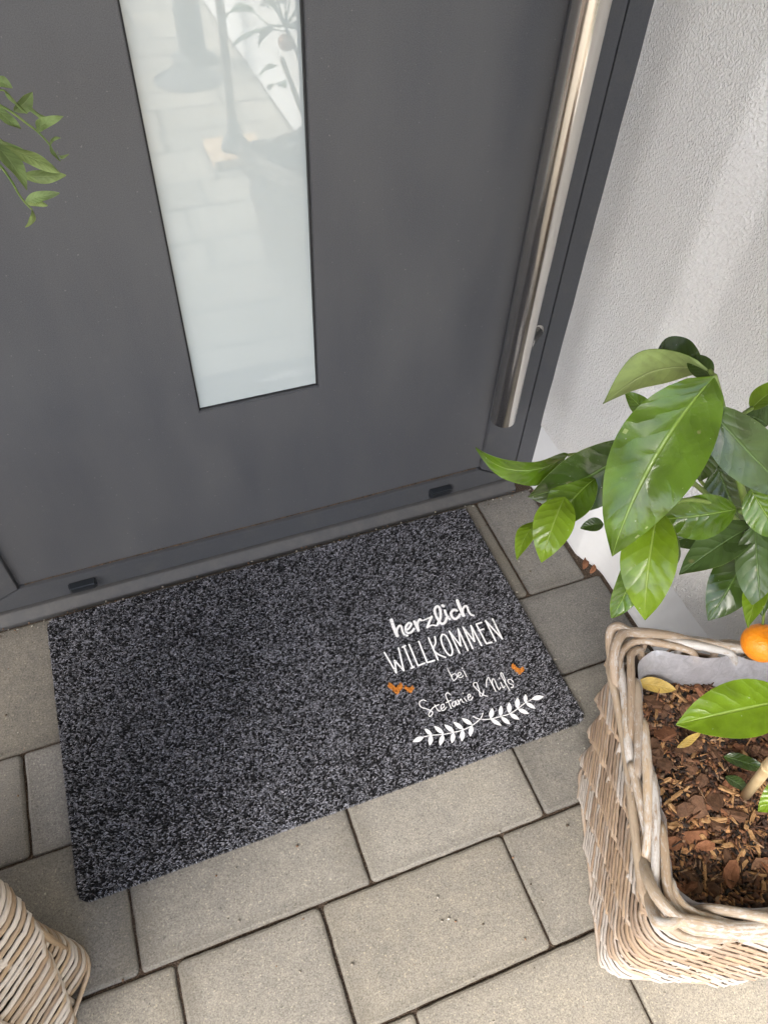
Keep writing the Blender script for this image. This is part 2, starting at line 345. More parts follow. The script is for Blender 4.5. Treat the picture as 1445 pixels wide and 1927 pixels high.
# ------------------------------------------------------------------ ground and paving
ground = mesh('ground', [(-60, -60, -.06), (60, -60, -.06), (60, 60, -.06), (-60, 60, -.06)], [(0, 1, 2, 3)], SAND)
tag(ground, kind='structure')
paving = mesh('paving', [(-2.6, -6.2, -.0062), (.96, -6.2, -.0062), (.96, .05, -.0062), (-2.6, .05, -.0062)], [(0, 1, 2, 3)], SAND)
tag(paving, kind='structure')
def paver(x0, x1, y0, y1, near, tint=(1, 1, 1)):
    j = .0018
    x0 += j*random.uniform(.7, 1.3); x1 -= j*random.uniform(.7, 1.3); y0 += j*random.uniform(.7, 1.2); y1 -= j*random.uniform(.7, 1.2)
    cx, cy = (x0+x1)/2, (y0+y1)/2; hx, hy = (x1-x0)/2, (y1-y0)/2
    ring = []
    rc = random.uniform(.004, .008); ns = 4 if near else 2
    for sx, sy, a0 in ((1, 1, 0), (-1, 1, 90), (-1, -1, 180), (1, -1, 270)):
        for k in range(ns):
            a = R(a0+90*k/(ns-1)); ring.append((sx*(hx-rc)+math.cos(a)*rc, sy*(hy-rc)+math.sin(a)*rc))
    if near:                                           # slightly wavy arrises
        dense = []
        for i in range(len(ring)):
            a, b = ring[i], ring[(i+1) % len(ring)]
            L = math.hypot(b[0]-a[0], b[1]-a[1]); q = max(1, int(L/.008))
            for k in range(q):
                t = k/q; x, y = a[0]+(b[0]-a[0])*t, a[1]+(b[1]-a[1])*t
                w_ = noise.noise(Vector(((cx+x)*60, (cy+y)*60, cx*7)))*.0009+noise.noise(Vector(((cx+x)*220, (cy+y)*220, 5)))*.0005
                l = math.hypot(x, y); dense.append((x+x/l*w_, y+y/l*w_))
        ring = dense
    dz = random.uniform(-.0012, .0012); n = len(ring)
    V = []; prof = ((0, -.03), (0, -.0036), (.0013, -.0012), (.004, 0)) if near else ((0, -.03), (0, -.002), (.002, 0))
    for ins, z in prof:
        for x, y in ring:
            V.append((x-math.copysign(min(ins, abs(x)), x), y-math.copysign(min(ins, abs(y)), y), z+dz))
    F = []
    for k in range(len(prof)-1):
        for i in range(n):
            i2 = (i+1) % n; F.append((k*n+i, k*n+i2, (k+1)*n+i2, (k+1)*n+i))
    F.append(tuple((len(prof)-1)*n+i for i in range(n)))
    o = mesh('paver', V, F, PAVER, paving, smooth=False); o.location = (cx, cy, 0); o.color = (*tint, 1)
    return o
rows = [(-.03, -.2535, [-.62, -.34, .06, .36, .779, .893]), (-.2535, -.4084, [-.62, -.33, -.055, .23, .52, .918]),
        (-.4084, -.5958, [-.72, -.47, -.21, .06, .3629, .6253, .918]), (-.5958, -.7465, [-.78, -.47, -.2, .1014, .2904, .5542, .74, .918]),
        (-.7465, -.925, [-.6, -.25, .03, .362, .6294, .918])]
y = -.925; i = 0
while y > -4.6:
    h = (.151, .187, .155, .22)[i % 4]; i += 1
    xs = [.918]; x = .918-random.uniform(.1, .3)
    while x > -1.5:
        xs.append(x); x -= random.choice((.19, .26, .3, .28))
    rows.append((y, y-h, xs[::-1])); y -= h
for y1, y0, xs in rows:
    for a, b in zip(xs[:-1], xs[1:]):
        # slab greys, plus the shade deepening towards the door painted into the tints
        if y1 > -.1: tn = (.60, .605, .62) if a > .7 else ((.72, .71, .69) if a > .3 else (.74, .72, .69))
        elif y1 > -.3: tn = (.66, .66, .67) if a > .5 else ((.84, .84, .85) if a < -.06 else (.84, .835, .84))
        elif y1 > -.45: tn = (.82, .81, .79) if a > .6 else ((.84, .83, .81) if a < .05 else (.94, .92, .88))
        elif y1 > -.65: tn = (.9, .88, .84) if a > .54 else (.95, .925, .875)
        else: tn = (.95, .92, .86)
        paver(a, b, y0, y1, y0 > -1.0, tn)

# ------------------------------------------------------------------ walls
def wall_sheet(name, prof, zs, mat, parent=None, amp=.0012):
    """vertical stucco face over a plan profile, gently uneven"""
    V = []; F = []; n = len(prof)
    for z in zs:
        for k, (x, yy) in enumerate(prof):
            a = prof[max(k-1, 0)]; b = prof[min(k+1, n-1)]; t = Vector((b[0]-a[0], b[1]-a[1])).normalized(); nx, ny = t.y, -t.x
            st_ = max(0, 1-abs(yy-YST+.02)/.05)
            d = noise.noise(Vector((x*9, yy*9, z*7)))*amp*(1+st_) + noise.noise(Vector((x*30, yy*30, z*26)))*amp*(.5+1.2*st_) + noise.noise(Vector((x*90, yy*90, z*80)))*amp*.9*st_
            V.append((x+nx*d, yy+ny*d, z))
    for j in range(len(zs)-1):
        for k in range(n-1): F.append((j*n+k, j*n+k+1, (j+1)*n+k+1, (j+1)*n+k))
    return mesh(name, V, F, mat, parent, smooth=True)
def dense(P, st):
    out = []
    for a, b in zip(P[:-1], P[1:]):
        L = math.hypot(b[0]-a[0], b[1]-a[1]); q = max(1, int(L/st))
        out += [(a[0]+(b[0]-a[0])*k/q, a[1]+(b[1]-a[1])*k/q) for k in range(q)]
    return out+[P[-1]]
XW1, XW2, YST = .9005, .9235, -.2
prof = dense([(XW1, .06), (XW1, YST+.004)], .01)+dense([(XW1+.0012, YST-.002), (XW1+.005, YST-.012), (XW1+.0115, YST-.025), (XW2-.005, YST-.038), (XW2-.0012, YST-.048), (XW2, YST-.056)], .004)+dense([(XW2, YST-.064), (XW2, -1.3)], .012)+[(XW2, -3.4), (1.3, -3.4), (1.3, .06)]
sw = empty('side_wall', (XW2, -1.0, 0)); tag(sw, 'white rough stucco side wall right of the grey door, behind the planter', 'wall')
zs = [.142+.012*k for k in range(90)]+[1.3, 1.6, 2.0, 2.6]
o = wall_sheet('stucco_face', prof, zs, STUCCO); o.parent = sw; o.matrix_parent_inverse = Matrix.Translation((-XW2, 1.0, 0))
prof2 = [(x+.0018, yy+(.0018 if yy > YST-.05 and x > XW1+.003 else 0)) for x, yy in prof]
o = wall_sheet('plinth', prof2, [-.06, .0, .03, .06, .09, .12, .1415, .1425], PLINTH, amp=.0006); o.parent = sw; o.matrix_parent_inverse = Matrix.Translation((-XW2, 1.0, 0))
# house front round the door
hw = empty('house_wall', (-.6, .1, 0)); tag(hw, 'white stucco house front beside and above the grey entrance door', 'wall')
def hbox(n_, lo, hi, mat):
    o = box(n_, lo, hi, mat); o.parent = hw; o.matrix_parent_inverse = Matrix.Translation((.6, -.1, 0)); return o
hbox('wall_left', (-3.2, -.03, -.06), (-.2, .25, 2.6), STUCCO)
hbox('wall_above_door', (-.2, -.03, 2.12), (.898, .25, 2.6), STUCCO)
box_o = box('added_shade_roof', (-2.9, -2.0, 2.3), (1.3, -.031, 2.45), STUCCO, bev=.005)  # unseen porch roof, added and sized to darken the paving near the door
tag(box_o, 'unseen flat white roof slab added over the grey entrance door for shade', 'roof')

# ------------------------------------------------------------------ door
door = empty('entrance_door', (.38, 0, 0)); tag(door, 'anthracite grey front door with a tall milky glass strip and steel pull bar', 'door')
def dpart(o, par=None):
    o.parent = door; o.matrix_parent_inverse = Matrix.Translation((-.38, 0, 0)); return o
GL, GR, GB, GT = .3085, .486, .3413, 1.95
PL, PR, PB, PT = -.0237, .7905, .0634, 2.03
def panel_with_hole():
    bm = bmesh.new()
    def q(a): return [bm.verts.new(v) for v in a]
    o4 = [(PL, PB), (PR, PB), (PR, PT), (PL, PT)]; i4 = [(GL, GB), (GR, GB), (GR, GT), (GL, GT)]
    of = q([(x, 0, z) for x, z in o4]); inf = q([(x, 0, z) for x, z in i4]); inb = q([(x, .05, z) for x, z in i4]); ob = q([(x, .012, z) for x, z in o4])
    for k in range(4):
        k2 = (k+1) % 4
        bm.faces.new((of[k], of[k2], inf[k2], inf[k])); bm.faces.new((inf[k], inf[k2], inb[k2], inb[k])); bm.faces.new((of[k2], of[k], ob[k], ob[k2]))
    ed = [e for e in bm.edges if all(v in inf for v in e.verts)]
    bmesh.ops.bevel(bm, geom=ed, offset=.0012, segments=2, affect='EDGES')
    bmesh.ops.recalc_face_normals(bm, faces=bm.faces)
    me = bpy.data.meshes.new('panel'); bm.to_mesh(me); bm.free(); me.materials.append(ANTH)
    return link(bpy.data.objects.new('panel', me))
dpart(panel_with_hole())
glass = dpart(box('glass_pane', (GL-.01, -.003, -.01), (GR+.01, .003, GT-GB+.01), MILK)); glass.location = (0, .0095, GB); glass.rotation_euler.x = R(-.9)
# gasket round the pane
for lo, hi in (((GL+.0002, .0035, GB+.0002), (GL+.0022, .0085, GT)), ((GR-.0022, .0035, GB+.0002), (GR-.0002, .0085, GT)), ((GL+.0023, .0045, GB+.0002), (GR-.0023, .0085, GB+.0018))):
    dpart(box('gasket', lo, hi, RUBBER))
# sash members with mitred bevels
SY, SX0, SX1 = -.008, -.125, .8635
def sash_member(name, P, Q):
    """P: outer edge ends, Q: inner edge ends as (x, z)"""
    (a, b), (c, d) = P, Q
    V = [(a[0], SY, a[1]), (b[0], SY, b[1]), (d[0], SY, d[1]), (c[0], SY, c[1]),
         (a[0], .03, a[1]), (b[0], .03, b[1]), (d[0], .03, d[1]), (c[0], .03, c[1])]
    F = [(0, 1, 2, 3), (4, 7, 6, 5), (0, 4, 5, 1), (1, 5, 6, 2), (2, 6, 7, 3), (3, 7, 4, 0)]
    o = mesh(name, V, F, SASH)
    bm = bmesh.new(); bm.from_mesh(o.data); bmesh.ops.recalc_face_normals(bm, faces=bm.faces)
    bmesh.ops.bevel(bm, geom=list(bm.edges), offset=.0009, segments=2, affect='EDGES'); bm.to_mesh(o.data); bm.free()
    return dpart(o)
mg = .0012
ZB = .0165
sash_member('bottom_rail', ((SX0, ZB), (SX1, ZB)), ((PL+mg*2, PB-mg), (PR-mg*2, PB-mg)))
sash_member('stile', ((SX1, ZB+.0005), (SX1, 2.1)), ((PR+mg, PB+.0003), (PR+mg, PT)))
sash_member('stile', ((SX0, ZB+.0005), (SX0, 2.1)), ((PL-mg, PB+.0003), (PL-mg, PT)))
sash_member('top_rail', ((SX0, 2.1005), (SX1, 2.1005)), ((PL, PT+.0008), (PR, PT+.0008)))
# dirt lying in the groove along the bottom rail
P = [(PL+.01+.0135*k, -.0016+random.uniform(-.0004, .0004), PB+.0004) for k in range(60)]
dpart(tube('groove_dirt', P, [random.uniform(.0004, .0013) for _ in P], GAPD, sides=5))
# drain caps
def drain_cap(x):
    bm = bmesh.new(); bmesh.ops.create_cube(bm, size=1)
    for v in bm.verts:
        top = v.co.z > 0; fr_ = v.co.y < 0
        v.co = Vector((v.co.x*(.0205 if fr_ else .022)*2, (-.014 if (fr_ and top) else (-.0095 if fr_ else 0)), (.0105 if top else -.0105)*(.85 if fr_ else 1)))
    bmesh.ops.bevel(bm, geom=list(bm.edges), offset=.002, segments=3, affect='EDGES')
    bm.faces.ensure_lookup_table()
    me = bpy.data.meshes.new('drain_cap'); bm.to_mesh(me); bm.free(); me.materials.append(BLACKP)
    o = link(bpy.data.objects.new('drain_cap', me)); o.location = (x, SY, .036); return dpart(o)
drain_cap(.068); drain_cap(.709)
# pull bar
HX, HY, HR = .778, -.062, .0205
def lathe(name, prof, mat, n=48, axis='z', smooth=True):
    V = []; F = []; m_ = len(prof)
    for r_, z in prof:
        for k in range(n): V.append((r_*math.cos(2*math.pi*k/n), r_*math.sin(2*math.pi*k/n), z))
    for j in range(m_-1):
        for k in range(n): F.append((j*n+k, j*n+(k+1) % n, (j+1)*n+(k+1) % n, (j+1)*n+k))
    o = mesh(name, V, F, mat, smooth=smooth); return o
bar = lathe('pull_handle', [(0, .243), (HR-.0012, .243), (HR-.0004, .2434), (HR, .2442), (HR, 1.0), (HR, 1.7), (HR-.0008, 1.701), (0, 1.701)], STEEL)
bar.data.polygons.foreach_set('use_smooth', [24 < 0 or True]*len(bar.data.polygons))
es = bar.modifiers.new('sharp', 'EDGE_SPLIT'); es.split_angle = R(50)
bar.location = (HX, HY, 0); dpart(bar)
for z in (.366, 1.58):
    V, F = tube_vf([(.0645, .0525, z), (.0, .0, z)], .0098, sides=24)
    s_ = mesh('standoff', V, F, STEEL, bar, smooth=True)
    V, F = tube_vf([(.0648, .0537, z), (.0648, .0520, z)], .0118, sides=24)
    mesh('rosette', V, F, STEEL, bar, smooth=True)

# frame and threshold
frame = empty('door_frame', (.38, 0, 0)); tag(frame, 'anthracite grey frame and threshold round the front door', 'door frame')
def fpart(o): o.parent = frame; o.matrix_parent_inverse = Matrix.Translation((-.38, 0, 0)); return o
fpart(box('jamb', (SX1+.0035, -.006, -.02), (XW1+.03, .05, 2.12), SASH, bev=.0008))
fpart(box('jamb', (-.199, -.006, -.02), (SX0-.0035, .05, 2.12), SASH, bev=.0008))
fpart(box('head', (SX0-.003, -.006, 2.104), (SX1+.003, .05, 2.119), SASH))
fpart(box('seal', (SX1-.02, .012, .0), (SX1+.02, .02, 2.1), RUBBER))
fpart(box('seal', (SX0-.02, .012, .0), (SX0+.02, .02, 2.1), RUBBER))
fpart(prism('threshold', [(.05, -.03), (-.0285, -.03), (-.0285, .0035), (-.0265, .0058), (-.0135, .0152), (-.0065, .0152), (.05, .0152)], SX0-.03, SX1+.0015, THRESH))

# ------------------------------------------------------------------ doormat
MX0, MX1, MY0, MY1 = 0.0, .75, -.4909, -.0417
dm = empty('doormat', (.375, -.27, 0)); tag(dm, 'dark grey speckled doormat with white welcome lettering lying before the door', 'doormat')
def mpart(o): o.parent = dm; o.matrix_parent_inverse = Matrix.Translation((-.375, .27, 0)); return o
def rrect(x0, x1, y0, y1, rc, n=6):
    out = []
    for cx, cy, a0 in ((x1-rc, y1-rc, 0), (x0+rc, y1-rc, 90), (x0+rc, y0+rc, 180), (x1-rc, y0+rc, 270)):
        for k in range(n): a = R(a0+90*k/(n-1)); out.append((cx+math.cos(a)*rc, cy+math.sin(a)*rc))
    return out
rg = rrect(MX0, MX1, MY0, MY1, .014); n = len(rg)
V = [(x, y, .0016) for x, y in rg]+[(x, y, .0055) for x, y in rg]
mpart(mesh('backing', V, [tuple(range(n, 2*n))]+[(i, (i+1) % n, n+(i+1) % n, n+i) for i in range(n)], MATB))
def vnoise(x, y, s, seed):
    """smooth value noise for arrays"""
    r_ = np.random.default_rng(seed); T = r_.random((256, 256))
    xi = x/s+1000; yi = y/s+1000; a = np.floor(xi).astype(int); b = np.floor(yi).astype(int); fx = xi-a; fy = yi-b
    fx = fx*fx*(3-2*fx); fy = fy*fy*(3-2*fy); t = lambda i, j: T[i % 256, j % 256]
    return (t(a, b)*(1-fx)+t(a+1, b)*fx)*(1-fy)+(t(a, b+1)*(1-fx)+t(a+1, b+1)*fx)*fy
def in_poly(x, y, poly):
    c_ = np.zeros(x.shape, bool); n_ = len(poly)
    for i_ in range(n_):
        x1, y1 = poly[i_]; x2, y2 = poly[(i_+1) % n_]
        if y1 == y2: continue
        c_ ^= ((y1 > y) != (y2 > y)) & (x < (x2-x1)*(y-y1)/(y2-y1)+x1)
    return c_
def tufts(name, x, y, colour, zlo=.0035, zhi=.0105, L=(.0035, .007), wd=(.0007, .0012), ang=None):
    k = len(x); L_ = RNG.uniform(*L, k); w_ = RNG.uniform(*wd, k)
    if ang is None: ang = RNG.normal(0, .55, k)+(RNG.random(k) < .5)*math.pi
    dx, dy = np.cos(ang), np.sin(ang); zt = zhi-RNG.random(k)**2*.004; bend = RNG.normal(0, .35, k)
    V = np.zeros((k, 8, 3)); prof_ = ((-.5, 0), (-.2, 1), (.2, .95), (.5, .15))
    for j, (t, hz) in enumerate(prof_):
        px = x+dx*L_*t-dy*L_*bend*(t*t); py = y+dy*L_*t+dx*L_*bend*(t*t); pz_ = zlo+(zt-zlo)*hz
        for s_, sg in enumerate((-1, 1)):
            wv = w_*(.55 if j in (0, 3) else 1)*.5*sg
            V[:, j*2+s_, 0] = px-dy*wv; V[:, j*2+s_, 1] = py+dx*wv; V[:, j*2+s_, 2] = pz_+sg*RNG.normal(0, .0003, k)
    base = np.arange(k)[:, None]*8
    F = np.concatenate([base+np.array([[2*j, 2*j+1, 2*j+3, 2*j+2]]) for j in range(3)], 0)
    col = np.repeat(colour[:, None, :], 8, 1).reshape(-1, 3)
    return npmesh(name, V.reshape(-1, 3), F, FIBRE, smooth=True, col=col)
STROKES=[[1,5.34,1,[[530.9,-227.7],[529.4,-239.8],[529.0,-259.0]]],[1,3.56,1,[[529.0,-259.0],[531.9,-249.5],[538.4,-242.9],[541.5,-244.9],[540.2,-254.2],[541.2,-261.6],[544.8,-264.2]]],[1,3.56,1,[[545.6,-254.3],[552.6,-252.3],[558.9,-246.5],[556.4,-242.9],[549.4,-246.7],[545.6,-254.3],[547.2,-260.2],[553.3,-260.5],[559.9,-255.8]]],[1,4.75,1,[[565.7,-243.5],[565.9,-250.7],[565.5,-261.3]]],[1,3.56,1,[[566.1,-259.7],[569.2,-248.3],[575.6,-242.4],[577.4,-244.9]]],[1,2.37,1,[[580.5,-246.0],[587.0,-245.5],[596.4,-244.3]]],[1,3.86,0,[[596.4,-244.3],[589.2,-251.7],[581.5,-260.7]]],[1,2.67,1,[[581.5,-260.7],[590.7,-259.4],[597.3,-262.7],[602.8,-259.2]]],[1,4.15,1,[[600.7,-260.3],[610.0,-249.9],[615.4,-235.3],[613.6,-228.2],[607.0,-232.4],[604.3,-242.5],[604.5,-255.3],[607.0,-262.4],[612.8,-261.8],[619.0,-254.9]]],[1,4.15,1,[[622.1,-240.4],[621.1,-248.4],[623.2,-258.2]]],[1,5.04,1,[[622.4,-229.8],[623.2,-231.2]]],[1,4.15,1,[[641.1,-247.1],[637.6,-244.0],[630.2,-247.9],[628.5,-255.5],[631.6,-261.1],[638.9,-259.2],[642.8,-255.9]]],[1,5.34,1,[[650.1,-228.8],[648.6,-241.3],[647.7,-259.5]]],[1,3.56,1,[[648.1,-258.7],[650.6,-249.5],[657.4,-243.5],[660.6,-245.5],[659.4,-255.3],[660.4,-262.1],[663.8,-265.1]]],[2,2.82,0,[[498.3,-281.0],[503.3,-321.1],[508.6,-299.8],[515.9,-321.5],[522.7,-281.1]]],[2,2.82,0,[[532.0,-280.9],[531.2,-321.1]]],[2,2.82,0,[[529.3,-281.7],[534.9,-280.6]]],[2,2.82,0,[[528.7,-321.5],[533.4,-321.1]]],[2,2.82,0,[[541.3,-280.7],[540.3,-321.0],[552.1,-320.2]]],[2,2.82,0,[[558.3,-280.7],[556.4,-320.8],[568.6,-321.0]]],[2,2.82,0,[[575.8,-279.9],[574.5,-321.4]]],[2,2.82,0,[[612.3,-322.0],[613.0,-279.7],[619.6,-310.9],[628.5,-280.7],[627.1,-322.1]]],[2,2.82,0,[[635.9,-321.8],[637.5,-280.3],[644.2,-310.9],[651.3,-281.6],[651.9,-321.4]]],[2,2.82,0,[[670.6,-282.0],[660.8,-282.2],[660.9,-321.1],[670.1,-321.7]]],[2,2.82,0,[[659.9,-294.4],[668.6,-294.8]]],[2,2.82,0,[[677.4,-321.7],[678.3,-281.1],[689.5,-321.6],[691.0,-281.9]]],[2,2.82,1,[[586.4,-280.9],[583.2,-292.0],[575.4,-301.3],[577.9,-311.6],[587.5,-321.8]]],[2,2.82,1,[[599.6,-281.2],[594.6,-287.4],[592.1,-300.4],[593.0,-314.4],[596.8,-321.7],[602.5,-316.0],[605.0,-301.4],[604.1,-285.4],[599.6,-281.2]]],[3,1.77,1,[[582.7,-340.2],[583.0,-351.9],[583.6,-363.6],[591.0,-360.0],[590.5,-353.7],[585.2,-354.4],[583.3,-356.9]]],[3,1.77,1,[[592.1,-359.5],[598.8,-357.5],[598.7,-353.9],[594.8,-355.2],[593.1,-360.8],[597.1,-363.1],[601.3,-361.0]]],[3,1.77,1,[[605.1,-352.6],[605.6,-364.3]]],[3,1.77,1,[[604.8,-347.8],[605.0,-349.0]]],[4,1.77,1,[[529.0,-381.2],[524.8,-377.9],[518.1,-380.6],[518.2,-388.2],[527.0,-395.5],[531.4,-402.0],[527.2,-406.3],[523.9,-405.9],[525.0,-402.2],[533.2,-396.0],[537.8,-394.4]]],[4,1.77,1,[[539.1,-391.4],[540.2,-401.9],[543.4,-403.8]]],[4,1.77,1,[[536.7,-394.4],[545.7,-393.5]]],[4,1.77,1,[[546.0,-401.4],[551.7,-399.3],[552.6,-395.4],[548.5,-395.6],[545.7,-402.1],[548.5,-404.8],[554.9,-401.2]]],[4,1.77,1,[[568.8,-384.2],[566.6,-380.0],[561.8,-381.8],[561.0,-389.1],[560.8,-405.9]]],[4,1.77,1,[[557.0,-394.5],[566.6,-392.8]]],[4,1.77,1,[[570.9,-397.7],[567.1,-397.2],[564.1,-402.0],[568.3,-403.5],[572.2,-396.5],[571.7,-403.1],[574.5,-402.4]]],[4,1.77,1,[[575.7,-396.0],[576.2,-403.8]]],[4,1.77,1,[[576.4,-400.5],[581.2,-396.3],[582.0,-401.7],[583.5,-402.7]]],[4,1.77,1,[[586.8,-396.6],[588.0,-403.0]]],[4,1.77,1,[[588.2,-388.1],[588.4,-389.2]]],[4,1.77,1,[[592.4,-398.6],[597.3,-396.9],[597.2,-393.5],[593.7,-394.8],[592.1,-401.0],[595.3,-403.0],[600.1,-399.6]]],[4,1.77,1,[[621.8,-405.7],[616.6,-401.2],[609.7,-384.2],[611.5,-378.7],[616.1,-379.4],[615.4,-386.2],[614.0,-394.3],[611.6,-401.2],[615.2,-402.4],[620.5,-395.7]]],[4,1.77,1,[[627.6,-390.5],[632.8,-381.0],[637.5,-377.4],[637.8,-384.5],[638.1,-402.9]]],[4,1.77,1,[[638.1,-402.9],[638.8,-390.1],[641.1,-383.9],[644.7,-383.4],[644.1,-400.7],[648.0,-399.5]]],[4,1.77,1,[[652.1,-391.3],[651.9,-401.7],[655.5,-399.5]]],[4,1.77,1,[[653.2,-383.8],[653.4,-384.9]]],[4,1.77,1,[[659.3,-408.7],[658.2,-385.6],[658.7,-377.8],[661.5,-377.9],[660.7,-389.1],[658.1,-397.0]]],[4,1.77,1,[[671.3,-398.2],[669.3,-392.2],[664.3,-392.1],[664.2,-397.4],[668.4,-402.3],[665.8,-405.8],[663.7,-405.0]]],[5,1.45,1,[[603.6,-428.6],[596.1,-435.8],[579.9,-441.4],[563.1,-443.5],[548.0,-442.1],[533.2,-440.0],[516.4,-435.6],[503.4,-433.3]]],[6,1.45,1,[[586.8,-428.4],[595.1,-436.3],[609.6,-441.4],[625.8,-443.1],[641.7,-443.8],[656.4,-440.7],[673.0,-435.7],[686.6,-433.8]]]]
LAUREL=[[5,503.1,-434.0,484.9,-435.3,494.0,-431.0,494.1,-438.3],[5,515.9,-435.0,509.6,-422.2,515.4,-427.2,510.1,-430.1],[5,533.5,-439.3,524.6,-422.9,532.0,-429.4,526.1,-432.9],[5,549.5,-442.3,540.1,-426.1,547.7,-432.4,541.8,-436.0],[5,564.1,-443.0,554.8,-426.8,562.4,-433.1,556.5,-436.7],[5,580.2,-440.7,569.1,-425.7,577.5,-431.1,571.9,-435.3],[5,515.1,-435.1,506.7,-449.4,507.8,-440.6,514.0,-443.9],[5,532.3,-440.4,520.8,-454.4,523.7,-445.3,529.3,-449.6],[5,548.3,-443.0,539.0,-457.0,540.7,-448.3,546.6,-451.8],[5,563.1,-443.5,554.3,-459.4,555.4,-450.0,561.9,-453.0],[5,579.2,-441.2,568.9,-456.7,571.1,-447.3,577.0,-450.7],[6,685.2,-433.3,705.1,-436.1,693.9,-438.4,696.3,-430.9],[6,610.6,-441.0,620.9,-426.4,618.8,-435.6,612.6,-431.9],[6,626.8,-442.6,635.2,-427.3,634.1,-436.3,627.8,-433.7],[6,641.4,-442.9,649.5,-426.5,648.8,-435.9,642.1,-433.6],[6,656.7,-440.0,665.4,-423.7,664.5,-433.2,657.6,-430.6],[6,673.0,-435.7,679.7,-422.8,679.2,-430.3,673.5,-428.3],[6,610.3,-441.7,621.3,-457.0,613.1,-451.3,618.5,-447.4],[6,626.8,-444.3,635.0,-459.8,627.8,-453.8,634.0,-450.3],[6,641.7,-443.8,651.2,-457.4,643.5,-452.7,649.4,-448.6],[6,657.1,-441.0,669.7,-454.3,660.7,-450.0,666.1,-445.3],[6,673.6,-436.3,683.1,-449.8,675.7,-444.9,681.1,-441.1]]
HEARTS=[[[683.3,-367.6],[686.2,-368.7],[689.6,-378.9],[698.0,-379.2],[699.4,-383.2],[687.5,-389.8],[681.0,-374.0]],[[484.6,-332.5],[488.4,-333.8],[493.6,-345.0],[498.5,-341.1],[503.6,-339.2],[505.7,-342.7],[502.4,-349.0],[492.1,-355.5],[489.3,-351.7],[483.2,-338.5]],[[506.7,-346.8],[509.3,-346.8],[513.4,-353.8],[517.6,-349.8],[521.0,-350.0],[519.8,-355.2],[512.3,-360.8],[509.2,-357.9],[505.8,-350.2]]]
HP = [[(x/1000, y/1000) for x, y in h] for h in HEARTS]
N = 165000
x = RNG.uniform(MX0+.001, MX1-.001, N); y = RNG.uniform(MY0+.001, MY1-.001, N)
rr = .013; cx_ = np.clip(x, MX0+rr, MX1-rr); cy_ = np.clip(y, MY0+rr, MY1-rr)
ok = np.hypot(x-cx_, y-cy_) < rr
for h in HP: ok &= ~in_poly(x, y, h)
x, y = x[ok], y[ok]; N = len(x)
f = .45*vnoise(x, y*2.0, .003, 1)+.2*vnoise(x, y*1.5, .006, 2)+.05*vnoise(x, y, .05, 3)+.05*vnoise(x, y, .12, 4)+RNG.normal(0, .17, N)+.16
light = f > .52
sh = np.where(light, .1+.32*RNG.random(N)**1.5, RNG.uniform(.008, .026, N))
col = np.stack([sh*.95, sh*.96, sh*1.08], 1)
mpart(tag(tufts('pile', x, y, col), kind='stuff'))
for h in HP:
    xs_ = [q[0] for q in h]; ys_ = [q[1] for q in h]
    k = int((max(xs_)-min(xs_))*(max(ys_)-min(ys_))*1.1e6)
    hx = RNG.uniform(min(xs_), max(xs_), k); hy = RNG.uniform(min(ys_), max(ys_), k); i_ = in_poly(hx, hy, h); hx, hy = hx[i_], hy[i_]
    v_ = RNG.uniform(.75, 1.15, len(hx)); hc = np.stack([.72*v_, .27*v_, .045*v_], 1)
    mpart(tufts('heart', hx, hy, hc, zhi=.0115, L=(.002, .004)))
# fuzzy cut edge
k = 5200; per = RNG.random(k)*2*(.75+.449); ex = np.zeros(k); ey = np.zeros(k); ea = np.zeros(k)
for i_, s_ in enumerate(per):
    if s_ < .75: ex[i_], ey[i_], ea[i_] = .012+s_*.968, MY0, -math.pi/2
    elif s_ < 1.5: ex[i_], ey[i_], ea[i_] = .012+(s_-.75)*.968, MY1, math.pi/2
    elif s_ < 1.949: ex[i_], ey[i_], ea[i_] = MX0, MY0+.012+(s_-1.5)*.945, math.pi
    else: ex[i_], ey[i_], ea[i_] = MX1, MY0+.012+(s_-1.949)*.945, 0
lt = RNG.random(k) < .4; sh = np.where(lt, RNG.uniform(.1, .3, k), RNG.uniform(.006, .02, k))
mpart(tag(tufts('edge_fuzz', ex, ey, np.stack([sh, sh, sh*1.08], 1), zlo=.003, zhi=.008, L=(.002, .0042), wd=(.0007, .0012), ang=ea+RNG.normal(0, .5, k)), kind='stuff'))
